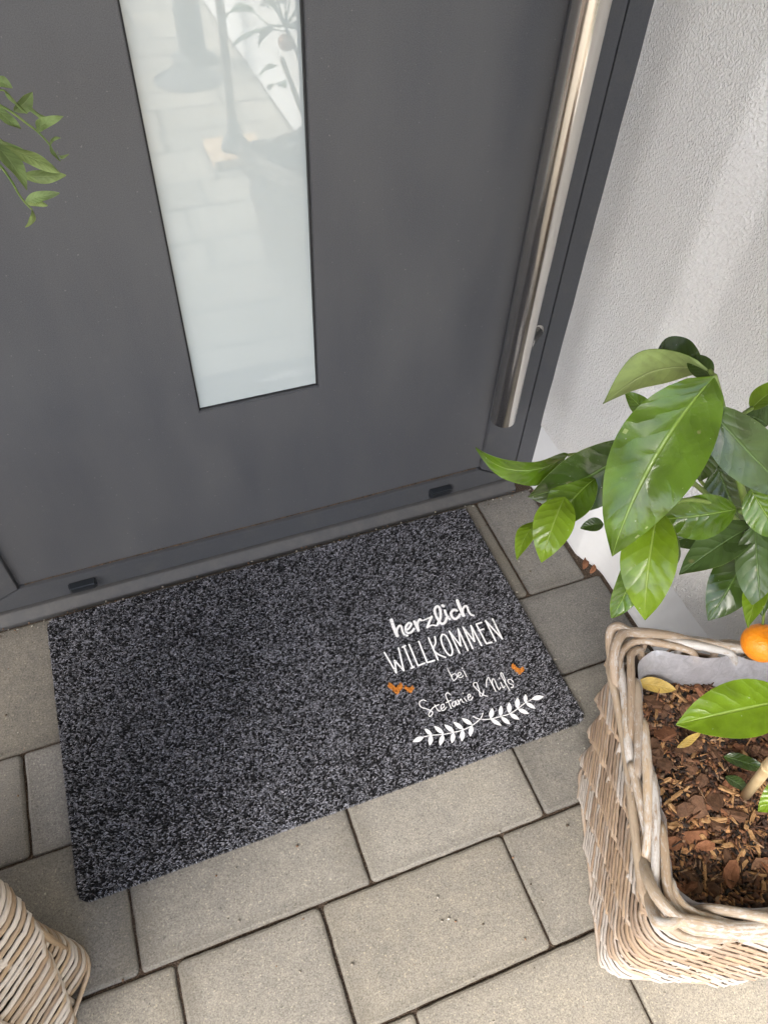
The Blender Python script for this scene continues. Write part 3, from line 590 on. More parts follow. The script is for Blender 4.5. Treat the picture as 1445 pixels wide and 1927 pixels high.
# printed lettering: thin flocked strokes
ZP = .01045
def strokes_mesh(name, lines, leaves=()):
    V = []; F = []; cnt = 0
    for line, wd, sm, P in lines:
        P = [Vector((a/1000, b/1000, 0)) for a, b in P]
        if sm: P = crom(P, 6)
        hw_ = wd/2000*(1.1 if line == 1 else 1.04 if line == 2 else .86 if line in (3, 4) else 1.0)
        for i_ in range(len(P)):
            z = ZP+(cnt % 37)*1.2e-5; cnt += 1; b0 = len(V)            # round joint
            hh = hw_*(1+.05*noise.noise(P[i_]*900))
            for k_ in range(10): V.append((P[i_].x+math.cos(k_*math.pi/5)*hh, P[i_].y+math.sin(k_*math.pi/5)*hh, z))
            F.append(tuple(range(b0, b0+10)))
            if i_+1 < len(P):
                d = P[i_+1]-P[i_]
                if d.length < 1e-7: continue
                d.normalize(); nn = Vector((-d.y, d.x, 0))*hw_*.99; z += 6e-6; b0 = len(V)
                for q in (P[i_]+nn, P[i_]-nn, P[i_+1]-nn, P[i_+1]+nn): V.append((q.x, q.y, z))
                F.append((b0, b0+1, b0+2, b0+3))
    for lf in leaves:
        b, t, p1, p2 = [Vector((lf[1+2*i_]/1000, lf[2+2*i_]/1000, 0)) for i_ in range(4)]
        z = ZP+.0005+(cnt % 37)*1.2e-5; cnt += 1; b0 = len(V); hwv = (p1-p2)/2; mm = (p1+p2)/2-(b+t)/2
        A_ = []; B_ = []
        for k_ in range(13):
            s_ = k_/12; wv = math.sin(math.pi*s_**.9)**.85 if 0 < s_ < 1 else 0
            c0 = b+(t-b)*s_+mm*math.sin(math.pi*s_)
            A_.append(c0+hwv*wv); B_.append(c0-hwv*wv)
        ring = A_+B_[-2:0:-1]
        for q in ring: V.append((q.x, q.y, z))
        F.append(tuple(range(b0, b0+len(ring))))
    o = mesh(name, V, F, FLOCK); bm = bmesh.new(); bm.from_mesh(o.data)
    for f_ in bm.faces:
        f_.normal_update()
        if f_.normal.z < 0: f_.normal_flip()
    bm.to_mesh(o.data); bm.free(); return mpart(o)
for k in (1, 2, 3, 4):
    strokes_mesh('lettering', [s for s in STROKES if s[0] == k])
for k in (5, 6):
    strokes_mesh('laurel_branch', [s for s in STROKES if s[0] == k], [l for l in LAUREL if l[0] == k])

# ------------------------------------------------------------------ wicker planters
def rr_path(hx, hy, rc, n):
    """n points evenly spaced round a rounded rectangle, counter-clockwise from the middle of the +x side, with outward normals"""
    seg = []; per = 4*(hx+hy)-8*rc+2*math.pi*rc; out = []
    for k in range(n):
        s_ = per*k/n
        parts = [('l', (hx, 0), (0, 1), hy-rc, (1, 0)), ('a', (hx-rc, hy-rc), 0, 0, 0), ('l', (hx-rc, hy), (-1, 0), 2*(hx-rc), (0, 1)), ('a', (-hx+rc, hy-rc), 90, 0, 0),
                 ('l', (-hx, hy-rc), (0, -1), 2*(hy-rc), (-1, 0)), ('a', (-hx+rc, -hy+rc), 180, 0, 0), ('l', (-hx+rc, -hy), (1, 0), 2*(hx-rc), (0, -1)), ('a', (hx-rc, -hy+rc), 270, 0, 0), ('l', (hx, -hy+rc), (0, 1), hy-rc, (1, 0))]
        for t in parts:
            L = t[3] if t[0] == 'l' else math.pi/2*rc
            if s_ <= L+1e-9:
                if t[0] == 'l': out.append((t[1][0]+t[2][0]*s_, t[1][1]+t[2][1]*s_, t[4][0], t[4][1]))
                else:
                    a = R(t[2])+s_/rc; out.append((t[1][0]+math.cos(a)*rc, t[1][1]+math.sin(a)*rc, math.cos(a), math.sin(a)))
                break
            s_ -= L
    return out
def saw(t):                              # slow rise, quick tuck under the next stake
    t = t % 1.0
    return (t/.78)**.8 if t < .78 else 1-((t-.78)/.22)
def planter(name, label, loc, rz, hx, hy, flare, H, reedmat, soilz, nper=14, twist=.16, seed=1, border=True, pitch=.0098, rr=.0047, amp=.017, flat=.38):
    rnd = random.Random(seed); fly = flare*.45
    root = empty(name, loc, rz); tag(root, label, 'planter', 'wicker planters flanking the door')
    nr = int((H-.02)/pitch)
    for k in range(nr):
        z0 = .010+k*pitch; fl = flare*(z0/H); fm = fly*(z0/H)
        n_ = 168; P = []; ph = rnd.uniform(-.02, .02)
        for i_, (x_, y_, nx_, ny_) in enumerate(rr_path(hx-flare+fl, hy-fly+fm, .026, n_)):
            t = i_/n_*nper-k*twist+ph; sw_ = saw(t)
            o_ = amp*sw_-.009+rnd.uniform(-.0005, .0005); P.append((x_+nx_*o_, y_+ny_*o_, z0-.006*sw_+rnd.uniform(-.0005, .0005)))
        tube('reed', P, rr*rnd.uniform(.88, 1.1), reedmat, root, sides=6, closed=True, up=(0, 0, 1), flat=flat)
    # uprights
    rp0 = rr_path(hx-flare-.003, hy-fly-.003, .024, nper*2); rp1 = rr_path(hx-.003, hy-.003, .024, nper*2)
    for a, b in zip(rp0, rp1):
        tube('stake', [(a[0], a[1], .004), (b[0], b[1], H-.004)], .0042, reedmat, root, sides=6)
    # dark inner core
    n_ = 40; a = rr_path(hx-flare-.013, hy-fly-.013, .02, n_); b = rr_path(hx-.013, hy-.013, .02, n_)
    V = [(q[0], q[1], .006) for q in a]+[(q[0], q[1], H-.012) for q in b]
    mesh('inner_lining', V, [(i_, (i_+1) % n_, n_+(i_+1) % n_, n_+i_) for i_ in range(n_)]+[tuple(range(n_))[::-1]], CORE, root)
    # foot rod
    tube('foot_rod', [(q[0]+q[2]*.002, q[1]+q[3]*.002, .0055) for q in rr_path(hx-flare+.002, hy-fly+.002, .028, 120)], .003, reedmat, root, sides=8, closed=True)
    if border:
        nf = 400; base = rr_path(hx-.005, hy-.005, .03, nf); per = 4*(hx+hy)
        # two continuous outer border rods, pieced from lengths
        for lay, (lat0, dz, piece) in enumerate(((.0105, -.007, .3), (.005, .0015, .24))):
            npc = max(3, int(per/piece)); s0 = rnd.random()
            for i_ in range(npc):
                P = []; m_ = 26; r0 = rnd.uniform(.0043, .0054)
                for q in range(m_+1):
                    t = q/m_; x_, y_, nx_, ny_ = base[int(((s0+(i_+t*1.12)/npc) % 1.0)*nf) % nf]
                    lat = lat0+.003*math.sin(t*9+i_*2)-.007*max(0, (t-.85)/.15); P.append((x_+nx_*lat, y_+ny_*lat, H+dz+.002*math.sin(t*11+i_)-.007*max(0, (t-.85)/.15)))
                tube('rim_rod', crom(P[::2], 3), r0, RIM, root, sides=9)
        nrod = int(per/.058); ln = .15/per
        for i_ in range(nrod):
            s0 = (i_+rnd.uniform(-.15, .15))/nrod; P = []; m_ = 22
            r0 = rnd.uniform(.0040, .0053); lnk = ln*rnd.uniform(.85, 1.2)
            for q in range(m_+1):
                t = q/m_; x_, y_, nx_, ny_ = base[int((s0+lnk*t) % 1.0*nf) % nf]
                lat = -.0115+.0185*t**1.15
                hz = H+.0035+.0085*math.sin(math.pi*t**.75)-.02*max(0, 1-t/.12)**1.5-.012*max(0, (t-.88)/.12)
                P.append((x_+nx_*lat, y_+ny_*lat, hz))
            tube('rim_rod', crom(P[::2], 3), [r0*(1+.07*max(0, 1-abs(q_-14)/2)) for q_ in range(len(crom(P[::2], 3)))], RIM, root, sides=9)
        # bent loops over the corners
        for sx, sy in ((-1, 1), (1, 1), (-1, -1), (1, -1)):
            cx2, cy2 = sx*(hx-.004), sy*(hy-.004)
            for j, off in enumerate((.0, .03)):
                P = [(cx2+sx*.006, cy2-sy*(.06-off), H-.01), (cx2+sx*.011, cy2-sy*(.03-off), H+.012), (cx2+sx*.004, cy2-sy*(.008-off*.5), H+.021), (cx2-sx*.012, cy2+sy*.002, H+.019), (cx2-sx*.06, cy2+sy*.004, H+.012), (cx2-sx*.11, cy2-sy*.004, H+.003)]
                tube('rim_rod', crom(P, 6),   .0056, RIM, root, sides=9)
    return root
RBX, RBY, RBZ = .7313, -.7045, R(-23.5)
RH, RHX, RHY = .335, .1225, .15
rb = planter('wicker_planter', 'whitewashed square wicker planter of bark mulch at the right, by the stucco wall', (RBX, RBY, 0), RBZ, RHX, RHY, .038, RH, REED, .28, nper=12, twist=.12, seed=3)
LBX, LBY, LBZ = -.18, -.605, R(-30)
lb = planter('wicker_planter', 'pale wicker planter cut by the lower left edge, beside the doormat corner', (LBX, LBY, 0), LBZ, .14, .14, .003, .45, REEDL, .3, nper=12, twist=.035, seed=9, pitch=.0132, rr=.0060, amp=.018, flat=.3)

# clear film liner inside the right planter, soil, mulch
def to_rb(x, y, z): return Matrix.Translation((RBX, RBY, 0)) @ Matrix.Rotation(RBZ, 4, 'Z') @ Vector((x, y, z))
lin = empty('planter_liner', (RBX, RBY, 0), RBZ); lin.location.z = .0; tag(lin, 'crumpled clear plastic liner inside the right wicker planter', 'liner')
V = []; F = []; n_ = 220; lv = 9
for j in range(lv):
    z = .24+(RH+.004-.24)*j/(lv-1)
    for i_, (x_, y_, nx_, ny_) in enumerate(rr_path(RHX-.0205-.038*(1-z/RH), RHY-.0205-.038*(1-z/RH), .03, n_)):
        q = Vector((x_*28, y_*28, z*30)); d = noise.noise(q*.6)*.006+abs(noise.noise(q*1.6))*.006-.004
        top = (j/(lv-1))**3
        V.append((x_+nx_*(d-.001*(1-top)+.004*top), y_+ny_*(d+.004*top), z+top*(noise.noise(Vector((x_*40, y_*40, 3)))*.006)))
for j in range(lv-1):
    for i_ in range(n_): F.append((j*n_+i_, j*n_+(i_+1) % n_, (j+1)*n_+(i_+1) % n_, (j+1)*n_+i_))
mesh('film', V, F, FILM, lin, smooth=True)
def soil_z(x, y): return .291+.006*noise.noise(Vector((x*16, y*16, 1.3)))+.003*noise.noise(Vector((x*50, y*50, 4)))
def soil_patch(root, hx, hy, zf):
    V = []; F = []; q = 44
    for j in range(q+1):
        for i_ in range(q+1):
            x_ = -hx+2*hx*i_/q; y_ = -hy+2*hy*j/q; V.append((x_, y_, zf(x_, y_)))
    for j in range(q):
        for i_ in range(q): F.append((j*(q+1)+i_, j*(q+1)+i_+1, (j+1)*(q+1)+i_+1, (j+1)*(q+1)+i_))
    return mesh('soil_surface', V, F, SOIL, root, smooth=True)
soil = empty('potting_soil', (RBX, RBY, 0), RBZ); tag(soil, 'dark potting soil covered in red brown bark mulch in the right planter', 'soil')
soil_patch(soil, RHX-.0275, RHY-.0275, soil_z)
# loose fine bits
k = 6500; SX, SYY = RHX-.031, RHY-.031
px_ = RNG.uniform(-SX, SX, k); py_ = RNG.uniform(-SYY, SYY, k)
cubeV = np.array([(-1, -1, -1), (1, -1, -1), (1, 1, -1), (-1, 1, -1), (-1, -1, 1), (1, -1, 1), (1, 1, 1), (-1, 1, 1)], float)
cubeF = np.array([(0, 3, 2, 1), (4, 5, 6, 7), (0, 1, 5, 4), (1, 2, 6, 5), (2, 3, 7, 6), (3, 0, 4, 7)])
pal = np.array([(.05, .024, .014), (.1, .045, .024), (.022, .013, .009), (.17, .075, .035), (.33, .17, .07), (.012, .009, .007), (.24, .15, .09)])
pc = pal[RNG.choice(len(pal), k, p=[.2, .2, .15, .17, .14, .07, .07])]*RNG.uniform(.7, 1.3, (k, 1))
V = np.zeros((k, 8, 3)); 
for i_ in range(k):
    s_ = np.array([RNG.uniform(.0012, .006), RNG.uniform(.0006, .0024), RNG.uniform(.0003, .0013)])
    if RNG.random() < .12: s_ = np.array([RNG.uniform(.006, .016), .0006, .0005])
    b_ = cubeV*s_*(1+RNG.normal(0, .25, (8, 3)))
    a, t1, t2 = RNG.uniform(0, 6.28), RNG.normal(0, .35), RNG.normal(0, .35)
    Rm = np.array(Matrix.Rotation(a, 3, 'Z') @ Matrix.Rotation(t1, 3, 'Y') @ Matrix.Rotation(t2, 3, 'X'))
    V[i_] = b_ @ Rm.T+(px_[i_], py_[i_], soil_z(px_[i_], py_[i_])+RNG.uniform(.0, .004))
F = (np.arange(k)[:, None, None]*8+cubeF[None]).reshape(-1, 4)
tag(npmesh('fine_mulch', V.reshape(-1, 3), F, BITS, soil, col=np.repeat(pc[:, None], 8, 1).reshape(-1, 3)), kind='stuff')
# bark pieces one can pick out
def chip_mesh(lx, ly, lz, mat, rough=.2):
    bm = bmesh.new(); bmesh.ops.create_cube(bm, size=2)
    bmesh.ops.subdivide_edges(bm, edges=list(bm.edges), cuts=1, use_grid_fill=True)
    for v in bm.verts:
        c0 = v.co.copy(); rr_ = math.hypot(c0.x, c0.y)
        if rr_ > 1.2: c0.x *= random.uniform(.7, .95); c0.y *= random.uniform(.6, .95)
        v.co = Vector((c0.x*lx*(1+random.uniform(-rough, rough)), c0.y*ly*(1+random.uniform(-rough, rough)), c0.z*lz*(1+random.uniform(-rough, rough))+lz*.9*random.uniform(-1, 1)*(1-abs(c0.z)*.3)))
    me = bpy.data.meshes.new('bark_chip'); bm.to_mesh(me); bm.free(); me.materials.append(mat); return me
protos = []
for i_ in range(22):
    t = random.random()
    if t < .42: protos.append((chip_mesh(random.uniform(.009, .016), random.uniform(.0012, .0026), .001, BARK[3], .12), 's'))
    else:
        l_ = random.uniform(.005, .0125); protos.append((chip_mesh(l_, l_*random.uniform(.35, .75), random.uniform(.0014, .003), BARK[random.choice((0, 0, 1, 1, 2))]), 'b'))
for i_ in range(235):
    me, kd = random.choice(protos); o = bpy.data.objects.new('bark_chip', me); link(o, soil)
    x_, y_ = random.uniform(-SX+.006, SX-.006), random.uniform(-SYY+.006, SYY-.006)
    o.location = (x_, y_, soil_z(x_, y_)+random.uniform(.001, .006))
    o.rotation_euler = (random.gauss(0, .3), random.gauss(0, .25), random.uniform(0, 6.28)); o.scale = (random.uniform(.75, 1.25),)*3
soil2 = empty('potting_soil', (LBX, LBY, 0), LBZ); tag(soil2, 'dark potting soil in the pale left planter', 'soil')
soil_patch(soil2, .115, .115, lambda x, y: soil_z(x, y)+.03)
n_ = 40; V = [(q[0], q[1], .006) for q in rr_path(.12, .12, .02, n_)]
def pz0(u, v, z): d = ray(u, v); return CAM_P+d*((z-CAM_P.z)/d.z)

# ------------------------------------------------------------------ leaves
def leaf(name, B, T, width, parent=None, roll=0.0, arch=.14, fold=.25, mat='bright', wave=.075, tipcurl=0.0, facing=None, under='under', seed=0, blunt=.82, bow=0.0):
    """a thin two-sided leaf from base B to tip T; roll turns it about its own midrib away from facing"""
    B, T = Vector(B), Vector(T); ax = T-B; L = ax.length; ax.normalize()
    fc = Vector(facing) if facing is not None else (CAM_P-(B+T)/2)
    nn = fc-ax*fc.dot(ax); nn.normalize(); nn = Matrix.Rotation(roll, 3, ax) @ nn; sd_ = nn.cross(ax)
    NU, NV = 16, 8; V = []; UV = []; F = []; mi = []
    rs = random.Random(seed+int(abs(B.x*1e4))+int(abs(T.z*1e4))); p1, p2 = rs.uniform(0, 6), rs.uniform(0, 6)
    for side in (0, 1):
        for i_ in range(NU+1):
            t = i_/NU; w_ = .5*width*(math.sin(math.pi*min(1, t**blunt))**.8 if 0 < t < 1 else 0)+.0004
            if t > .86: w_ *= 1-.25*((t-.86)/.14)
            ctr = B+ax*(L*t)+sd_*(bow*L*4*t*(1-t))+nn*(arch*L*4*t*(1-t)-tipcurl*L*max(0, t-.7)**2*8)
            for j in range(NV+1):
                s_ = j/NV*2-1
                off = fold*w_*abs(s_)**1.3+wave*L*.35*math.sin(t*9+p1+(1.5 if s_ > 0 else 0))*abs(s_)**2+.008*L*math.sin(t*21+p2)*(1-abs(s_))*abs(s_)*3
                V.append(ctr+sd_*(w_*s_)+nn*(off-(.00035 if side else 0))); UV.append((t, j/NV))
    q = (NU+1)*(NV+1)
    for side in (0, 1):
        for i_ in range(NU):
            for j in range(NV):
                a = side*q+i_*(NV+1)+j; f_ = (a, a+1, a+NV+2, a+NV+1)
                F.append(f_[::-1] if side else f_); mi.append(side)
    o = mesh(name, V, F, [LF[mat], LF[under]], None, smooth=True, midx=mi)
    # outward normals
    if (Vector(o.data.polygons[len(F)//4].normal)).dot(nn) < 0: o.data.flip_normals()
    uvl = o.data.uv_layers.new(name='UVMap'); li = np.zeros(len(o.data.loops), dtype=np.int32); o.data.loops.foreach_get('vertex_index', li)
    uvl.data.foreach_set('uv', np.array(UV, dtype=np.float32)[li].ravel())
    if parent is not None:
        o.parent = parent; o.matrix_parent_inverse = parent.matrix_basis.inverted()
    return o
def tpart(o, root): o.parent = root; o.matrix_parent_inverse = root.matrix_basis.inverted(); return o

# citrus in the right planter
ctx_, cty_ = to_rb(.045, .03, 0).xy
citrus = empty('citrus_tree', (ctx_, cty_, .27)); tag(citrus, 'small potted citrus tree with glossy green leaves and one orange fruit', 'tree')
def L(bu, bv, bd, tu, tv, td, wpx, **kw):
    return leaf('leaf', pt(bu, bv, bd), pt(tu, tv, td), wpx*(bd+td)/2/FPX, citrus, **kw)
L(1343, 708, .395, 1152, 1050, .42, 160, mat='bright', roll=-.1, arch=.04, fold=.2, tipcurl=.06, wave=.09, blunt=.78, bow=-.06)
L(1335, 700, .40, 1135, 768, .43, 92, mat='bright', roll=2.35, arch=.26, fold=.25, tipcurl=-.1)
L(1322, 690, .42, 1232, 668, .46, 62, mat='dark', roll=.5, arch=.2, fold=.2)
L(1338, 712, .40, 1296, 672, .41, 40, mat='dark', roll=.3, arch=.1)
L(1068, 856, .47, 898, 862, .47, 62, mat='bright', roll=-.75, arch=.22, fold=.3, tipcurl=.25)
L(1190, 838, .46, 992, 935, .47, 128, mat='dark', roll=-.55, arch=.14, fold=.25, wave=.05)
L(1120, 900, .455, 1035, 1005, .46, 92, mat='bright', roll=.55, arch=.1, fold=.3)
L(1062, 935, .445, 1018, 1057, .44, 72, mat='young', roll=.1, arch=.16, fold=.1, wave=.02, tipcurl=.1)
L(1015, 980, .46, 973, 1054, .45, 36, mat='young', roll=.6, arch=.15, fold=.2)
L(1238, 960, .43, 1212, 1168, .43, 98, mat='young', roll=.12, arch=.16, fold=.25, tipcurl=.08, wave=.05)
L(1232, 960, .445, 1272, 1065, .455, 60, mat='dark', roll=.4, arch=.1)
L(1200, 1045, .445, 1150, 1163, .445, 62, mat='bright', roll=-.5, arch=.1, fold=.25)
L(1385, 958, .46, 1225, 978, .47, 84, mat='bright', roll=-.3, arch=.08, fold=.3, wave=.04)
L(1330, 762, .40, 1500, 938, .41, 104, mat='grey', roll=.25, arch=.07, fold=.22, wave=.015)
L(1424, 985, .46, 1278, 1082, .46, 74, mat='grey', roll=.35, arch=.06, fold=.22)
L(1408, 1030, .48, 1332, 1168, .48, 84, mat='dark', roll=-.25, arch=.12, fold=.15, wave=.05)
L(1420, 988, .45, 1434, 1160, .45, 72, mat='grey', roll=.1, arch=.06, fold=.25)
L(1452, 1080, .455, 1408, 1182, .45, 50, mat='young', roll=.7, arch=.1, fold=.2)
L(1352, 1000, .51, 1258, 1022, .52, 52, mat='dark', roll=.2, arch=.1)
L(1412, 770, .45, 1480, 722, .45, 44, mat='young', roll=-.5, arch=.1)
L(1320, 768, .50, 1395, 805, .50, 34, mat='grey', roll=.4, arch=.2)
L(1412, 920, .44, 1475, 1015, .44, 70, mat='bright', roll=.2, arch=.08)
L(1222, 785, .50, 1176, 738, .50, 34, mat='bright', roll=.3, arch=.08)
L(1135, 985, .48, 1092, 994, .48, 24, mat='dark', roll=.2)
L(1490, 1316, .56, 1272, 1364, .565, 104, mat='young', roll=.12, arch=.05, fold=.2, wave=.02)
L(1510, 1470, .60, 1426, 1528, .60, 52, mat='young', roll=.1, arch=.08)
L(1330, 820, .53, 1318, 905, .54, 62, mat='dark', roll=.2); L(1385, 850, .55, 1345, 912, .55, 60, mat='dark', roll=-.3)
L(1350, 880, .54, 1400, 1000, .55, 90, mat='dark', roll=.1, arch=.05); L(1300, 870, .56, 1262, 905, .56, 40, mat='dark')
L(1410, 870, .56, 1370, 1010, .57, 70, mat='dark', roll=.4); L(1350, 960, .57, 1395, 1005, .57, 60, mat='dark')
L(1445, 800, .52, 1395, 780, .53, 60, mat='grey', roll=.5); L(1470, 820, .5, 1405, 880, .51, 60, mat='grey', roll=-.4)
L(1330, 822, .5, 1268, 842, .51, 44, mat='grey', roll=.3); L(1400, 1120, .55, 1350, 1105, .55, 26, mat='dark')
def S(P, r0, r1=None, mat=TWIG, name='twig', n=5):
    Q = crom([pt(*q) for q in P], n); m_ = len(Q); r1 = r0 if r1 is None else r1
    return tpart(tube(name, Q, [r0+(r1-r0)*i_/(m_-1) for i_ in range(m_)], mat, sides=8), citrus)
S([(1344, 706, .395), (1358, 760, .41), (1375, 840, .43), (1398, 930, .455), (1418, 1000, .47), (1440, 1080, .52), (1462, 1180, .58)], .0014, .003)
S([(1335, 696, .40), (1345, 712, .397)], .0013); S([(1385, 790, .43), (1402, 776, .445), (1415, 768, .45)], .0013)
S([(1390, 960, .46), (1408, 972, .465), (1420, 990, .47)], .0016, .002); S([(1425, 985, .46), (1418, 1000, .47)], .0015)
S([(1300, 872, .55), (1318, 905, .55), (1345, 930, .555), (1400, 985, .56)], .0011, .0016); S([(1262, 905, .56), (1300, 912, .555), (1340, 925, .555)], .001)
S([(1190, 838, .46), (1230, 850, .47), (1330, 930, .5), (1420, 1010, .53)], .0012, .002); S([(1240, 958, .43), (1300, 940, .45), (1400, 960, .47)], .0012, .0016)
S([(1068, 856, .47), (1120, 850, .47), (1190, 838, .46)], .0009, .0013); S([(1395, 800, .45), (1396, 830, .46), (1405, 870, .47)], .001)
S([(1490, 1316, .56), (1530, 1260, .58)], .0014); S([(1435, 1178, .6), (1440, 1130, .57), (1450, 1080, .53)], .0011)
bx = pt(1462, 1180, .58); tb = Vector((ctx_, cty_, .262))
tpart(tube('trunk', crom([tb, tb+Vector((.004, .006, .05)), (tb+bx)/2+Vector((.012, 0, 0)), bx], 6), [.0075, .007, .007, .0065, .006, .006, .006, .0058, .0055, .005, .005, .005, .0048, .0045, .004, .004, .0038, .0035, .003], STEM, sides=10), citrus)
# the fruit
fc = pt(1433, 1210, .60); rad = 37*.60/FPX
bm = bmesh.new(); bmesh.ops.create_uvsphere(bm, u_segments=32, v_segments=20, radius=rad)
for v_ in bm.verts:
    if v_.co.z > rad*.9: v_.co.z -= (v_.co.z-rad*.9)*.9
    v_.co.z *= .94
me = bpy.data.meshes.new('fruit'); bm.to_mesh(me); bm.free(); me.materials.append(PEEL); me.polygons.foreach_set('use_smooth', [True]*len(me.polygons))
fo = link(bpy.data.objects.new('fruit', me)); fo.location = fc; fo['label'] = 'round ripe orange fruit'; tpart(fo, citrus)
# rest of the crown, to the right of the picture
rl = random.Random(21); cnt = 0
while cnt < 70:
    a, b_, r_ = rl.uniform(0, 6.28), rl.gauss(0, .5), rl.uniform(.03, .2)
    c0 = Vector((.74, -.72, .68))+Vector((math.cos(a)*r_*.9, math.sin(a)*r_*.9, b_*.16)); d = Vector((math.cos(a), math.sin(a), rl.uniform(-.9, .3))).normalized()
    t0 = c0+d*rl.uniform(.06, .09)
    if max(c0.x, t0.x) > .9 or seen(c0, 90) or seen(t0, 90) or seen((c0+t0)/2, 90) or (t0-CAM_P).length < .25: continue
    leaf('leaf', c0, t0, rl.uniform(.025, .038), citrus, roll=rl.uniform(-.5, .5), facing=(0, 0, 1), mat=rl.choice(('bright', 'dark', 'grey', 'young'))); cnt += 1
    if cnt % 4 == 0: tpart(tube('twig', [c0, c0*.55+bx*.45+Vector((0, 0, -.01)), bx], [.001, .0014, .002], TWIG, sides=6), citrus)
# bamboo stake
st = empty('bamboo_stake', pz0(1398, 1503, .291)); tag(st, 'pale bamboo stake pushed into the bark mulch', 'stake')
p0_, p1_ = pz0(1398, 1503, .281), pt(1492, 1385, .60)
tpart(tube('cane', [p0_, p0_*.6+p1_*.4, p0_*.2+p1_*.8, p1_], .0052, BAMBOO, sides=14), st)
nd = p0_*.42+p1_*.58; dd = (p1_-p0_).normalized()
tpart(tube('node_ring', [nd-dd*.002, nd, nd+dd*.002], [.0053, .0062, .0053], BAMBOO, sides=14), st)
# fallen leaves
def fallen(label, b, t, w_, mat, roll=0, z=.304):
    B, T = pz0(*b, z), pz0(*t, z+.002); o = leaf('fallen_leaf', B, T, w_, None, facing=(0, 0, 1), mat=mat, arch=.06, fold=.25, roll=roll, under=mat)
    tag(o, label, 'leaf')
fallen('withered yellow leaf lying on the mulch by the liner corner', (1200, 1284), (1272, 1299), .0165, 'yellow', .3, .304)
fallen('dark green fallen leaf with a brown tip, upper of two beside the bamboo stake', (1362, 1424), (1442, 1450), .015, 'dark', .2)
fallen('dark green fallen leaf, lower of two beside the bamboo stake', (1364, 1462), (1414, 1495), .0135, 'grey', -.1)
fallen('curled straw coloured dry leaf on the mulch under the big low leaf', (1274, 1407), (1318, 1378), .008, 'yellow', .5)

# ------------------------------------------------------------------ left tree: a few drooping sprays reach into the picture
lt = empty('potted_tree', (LBX, LBY, .3)); tag(lt, 'slender pale green leafy branches hanging in at the upper left edge', 'tree')
D0 = .60
def Z(bx_, by_, tx_, ty_, wpx, **kw):
    k_ = 5.67; d1 = kw.pop('d', D0); d2 = kw.pop('d2', d1)
    return leaf('leaf', pt(bx_/k_, 120+by_/k_, d1), pt(tx_/k_, 120+ty_/k_, d2), wpx/k_*d1/FPX, lt, **kw)
def ZS(P, r0):
    Q = crom([pt(a/5.67, 120+b/5.67, D0) for a, b in P], 5); return tpart(tube('twig', Q, [r0*(1-.5*i_/len(Q)) for i_ in range(len(Q))], TWIG, sides=6), lt)
ZS([(-260, 330), (-120, 380), (40, 460), (140, 520), (270, 620), (390, 710), (480, 800), (535, 870)], .0012)
ZS([(-300, 800), (-150, 950), (0, 1080), (130, 1260), (190, 1370), (265, 1475), (345, 1555)], .0012)
ZS([(-260, 330), (-100, 300), (40, 280), (160, 400), (290, 525)], .0009)
Z(-60, 160, 130, 250, 110, mat='olive', roll=-.4, arch=.1)
Z(40, 270, 290, 525, 38, mat='olive', roll=1.0, arch=.05)
Z(150, 500, 345, 295, 150, mat='olive', roll=.6, arch=.1, fold=.4, d=.61)
Z(290, 440, 545, 600, 60, mat='olive', roll=.9, arch=.08, d=.605)
Z(390, 700, 672, 555, 105, mat='olive', roll=-.3, arch=.12, fold=.3, d2=.58)
Z(535, 860, 650, 790, 34, mat='olive', roll=.8, arch=-.3)
Z(535, 860, 652, 1030, 42, mat='olive', roll=-.9, arch=-.18, fold=.4)
Z(610, 930, 735, 960, 34, mat='olive', roll=.9, arch=.45)
Z(-90, 420, 225, 690, 110, mat='olive', roll=-.5, arch=-.08, fold=.3)
Z(-80, 740, 465, 1020, 120, mat='olive', roll=.9, arch=.08, fold=.3)
Z(30, 880, 655, 1170, 150, mat='olive', roll=2.6, arch=-.05, fold=.2, d=.595)
Z(230, 1190, 705, 1185, 125, mat='olive', roll=2.9, arch=.1, fold=.25, d=.605)
Z(-60, 850, 290, 1340, 190, mat='olive', roll=-.6, arch=.08, fold=.35, d=.59)
Z(265, 1470, 635, 1375, 100, mat='olive', roll=-.3, arch=.1, fold=.2)
Z(290, 1480, 510, 1510, 66, mat='olive', roll=2.6, arch=-.1)
Z(345, 1555, 265, 1740, 62, mat='olive', roll=2.4, arch=-.3, fold=.3)
tt = pt(-52, 165, .60); t0 = Vector((LBX, LBY, .3)); t1 = Vector((LBX+.02, LBY+.05, .95))
tpart(tube('trunk', crom([t0, (t0+t1)/2+Vector((.01, 0, 0)), t1], 6), .008, STEM, sides=10), lt)
for q in ((-260/5.67, 120+330/5.67), (-300/5.67, 120+800/5.67)):
    e_ = pt(*q, D0); tpart(tube('branch', crom([t1, (t1+e_)/2+Vector((0, .02, .03)), e_], 6), .003, STEM, sides=8), lt)
cnt = 0
while cnt < 110:
    a, b_, r_ = rl.uniform(0, 6.28), rl.uniform(-1, 1), rl.uniform(.04, .26)
    c0 = Vector((LBX-.02, LBY+.12, 1.05))+Vector((math.cos(a)*r_, math.sin(a)*r_, b_*.22)); d = Vector((math.cos(a), math.sin(a), rl.uniform(-1.2, .1))).normalized(); t_ = c0+d*rl.uniform(.045, .07)
    if seen(c0, 160) or seen(t_, 160) or (c0-CAM_P).length < .3 or c0.y > -.08 or t_.y > -.06: continue
    leaf('leaf', c0, t_, rl.uniform(.012, .018), lt, roll=rl.uniform(-.6, .6), facing=(0, 0, 1), mat='olive'); cnt += 1
    if cnt % 5 == 0: tpart(tube('twig', [c0, c0*.6+t1*.4+Vector((0, 0, .02)), t1], [.0008, .0012, .002], TWIG, sides=6), lt)

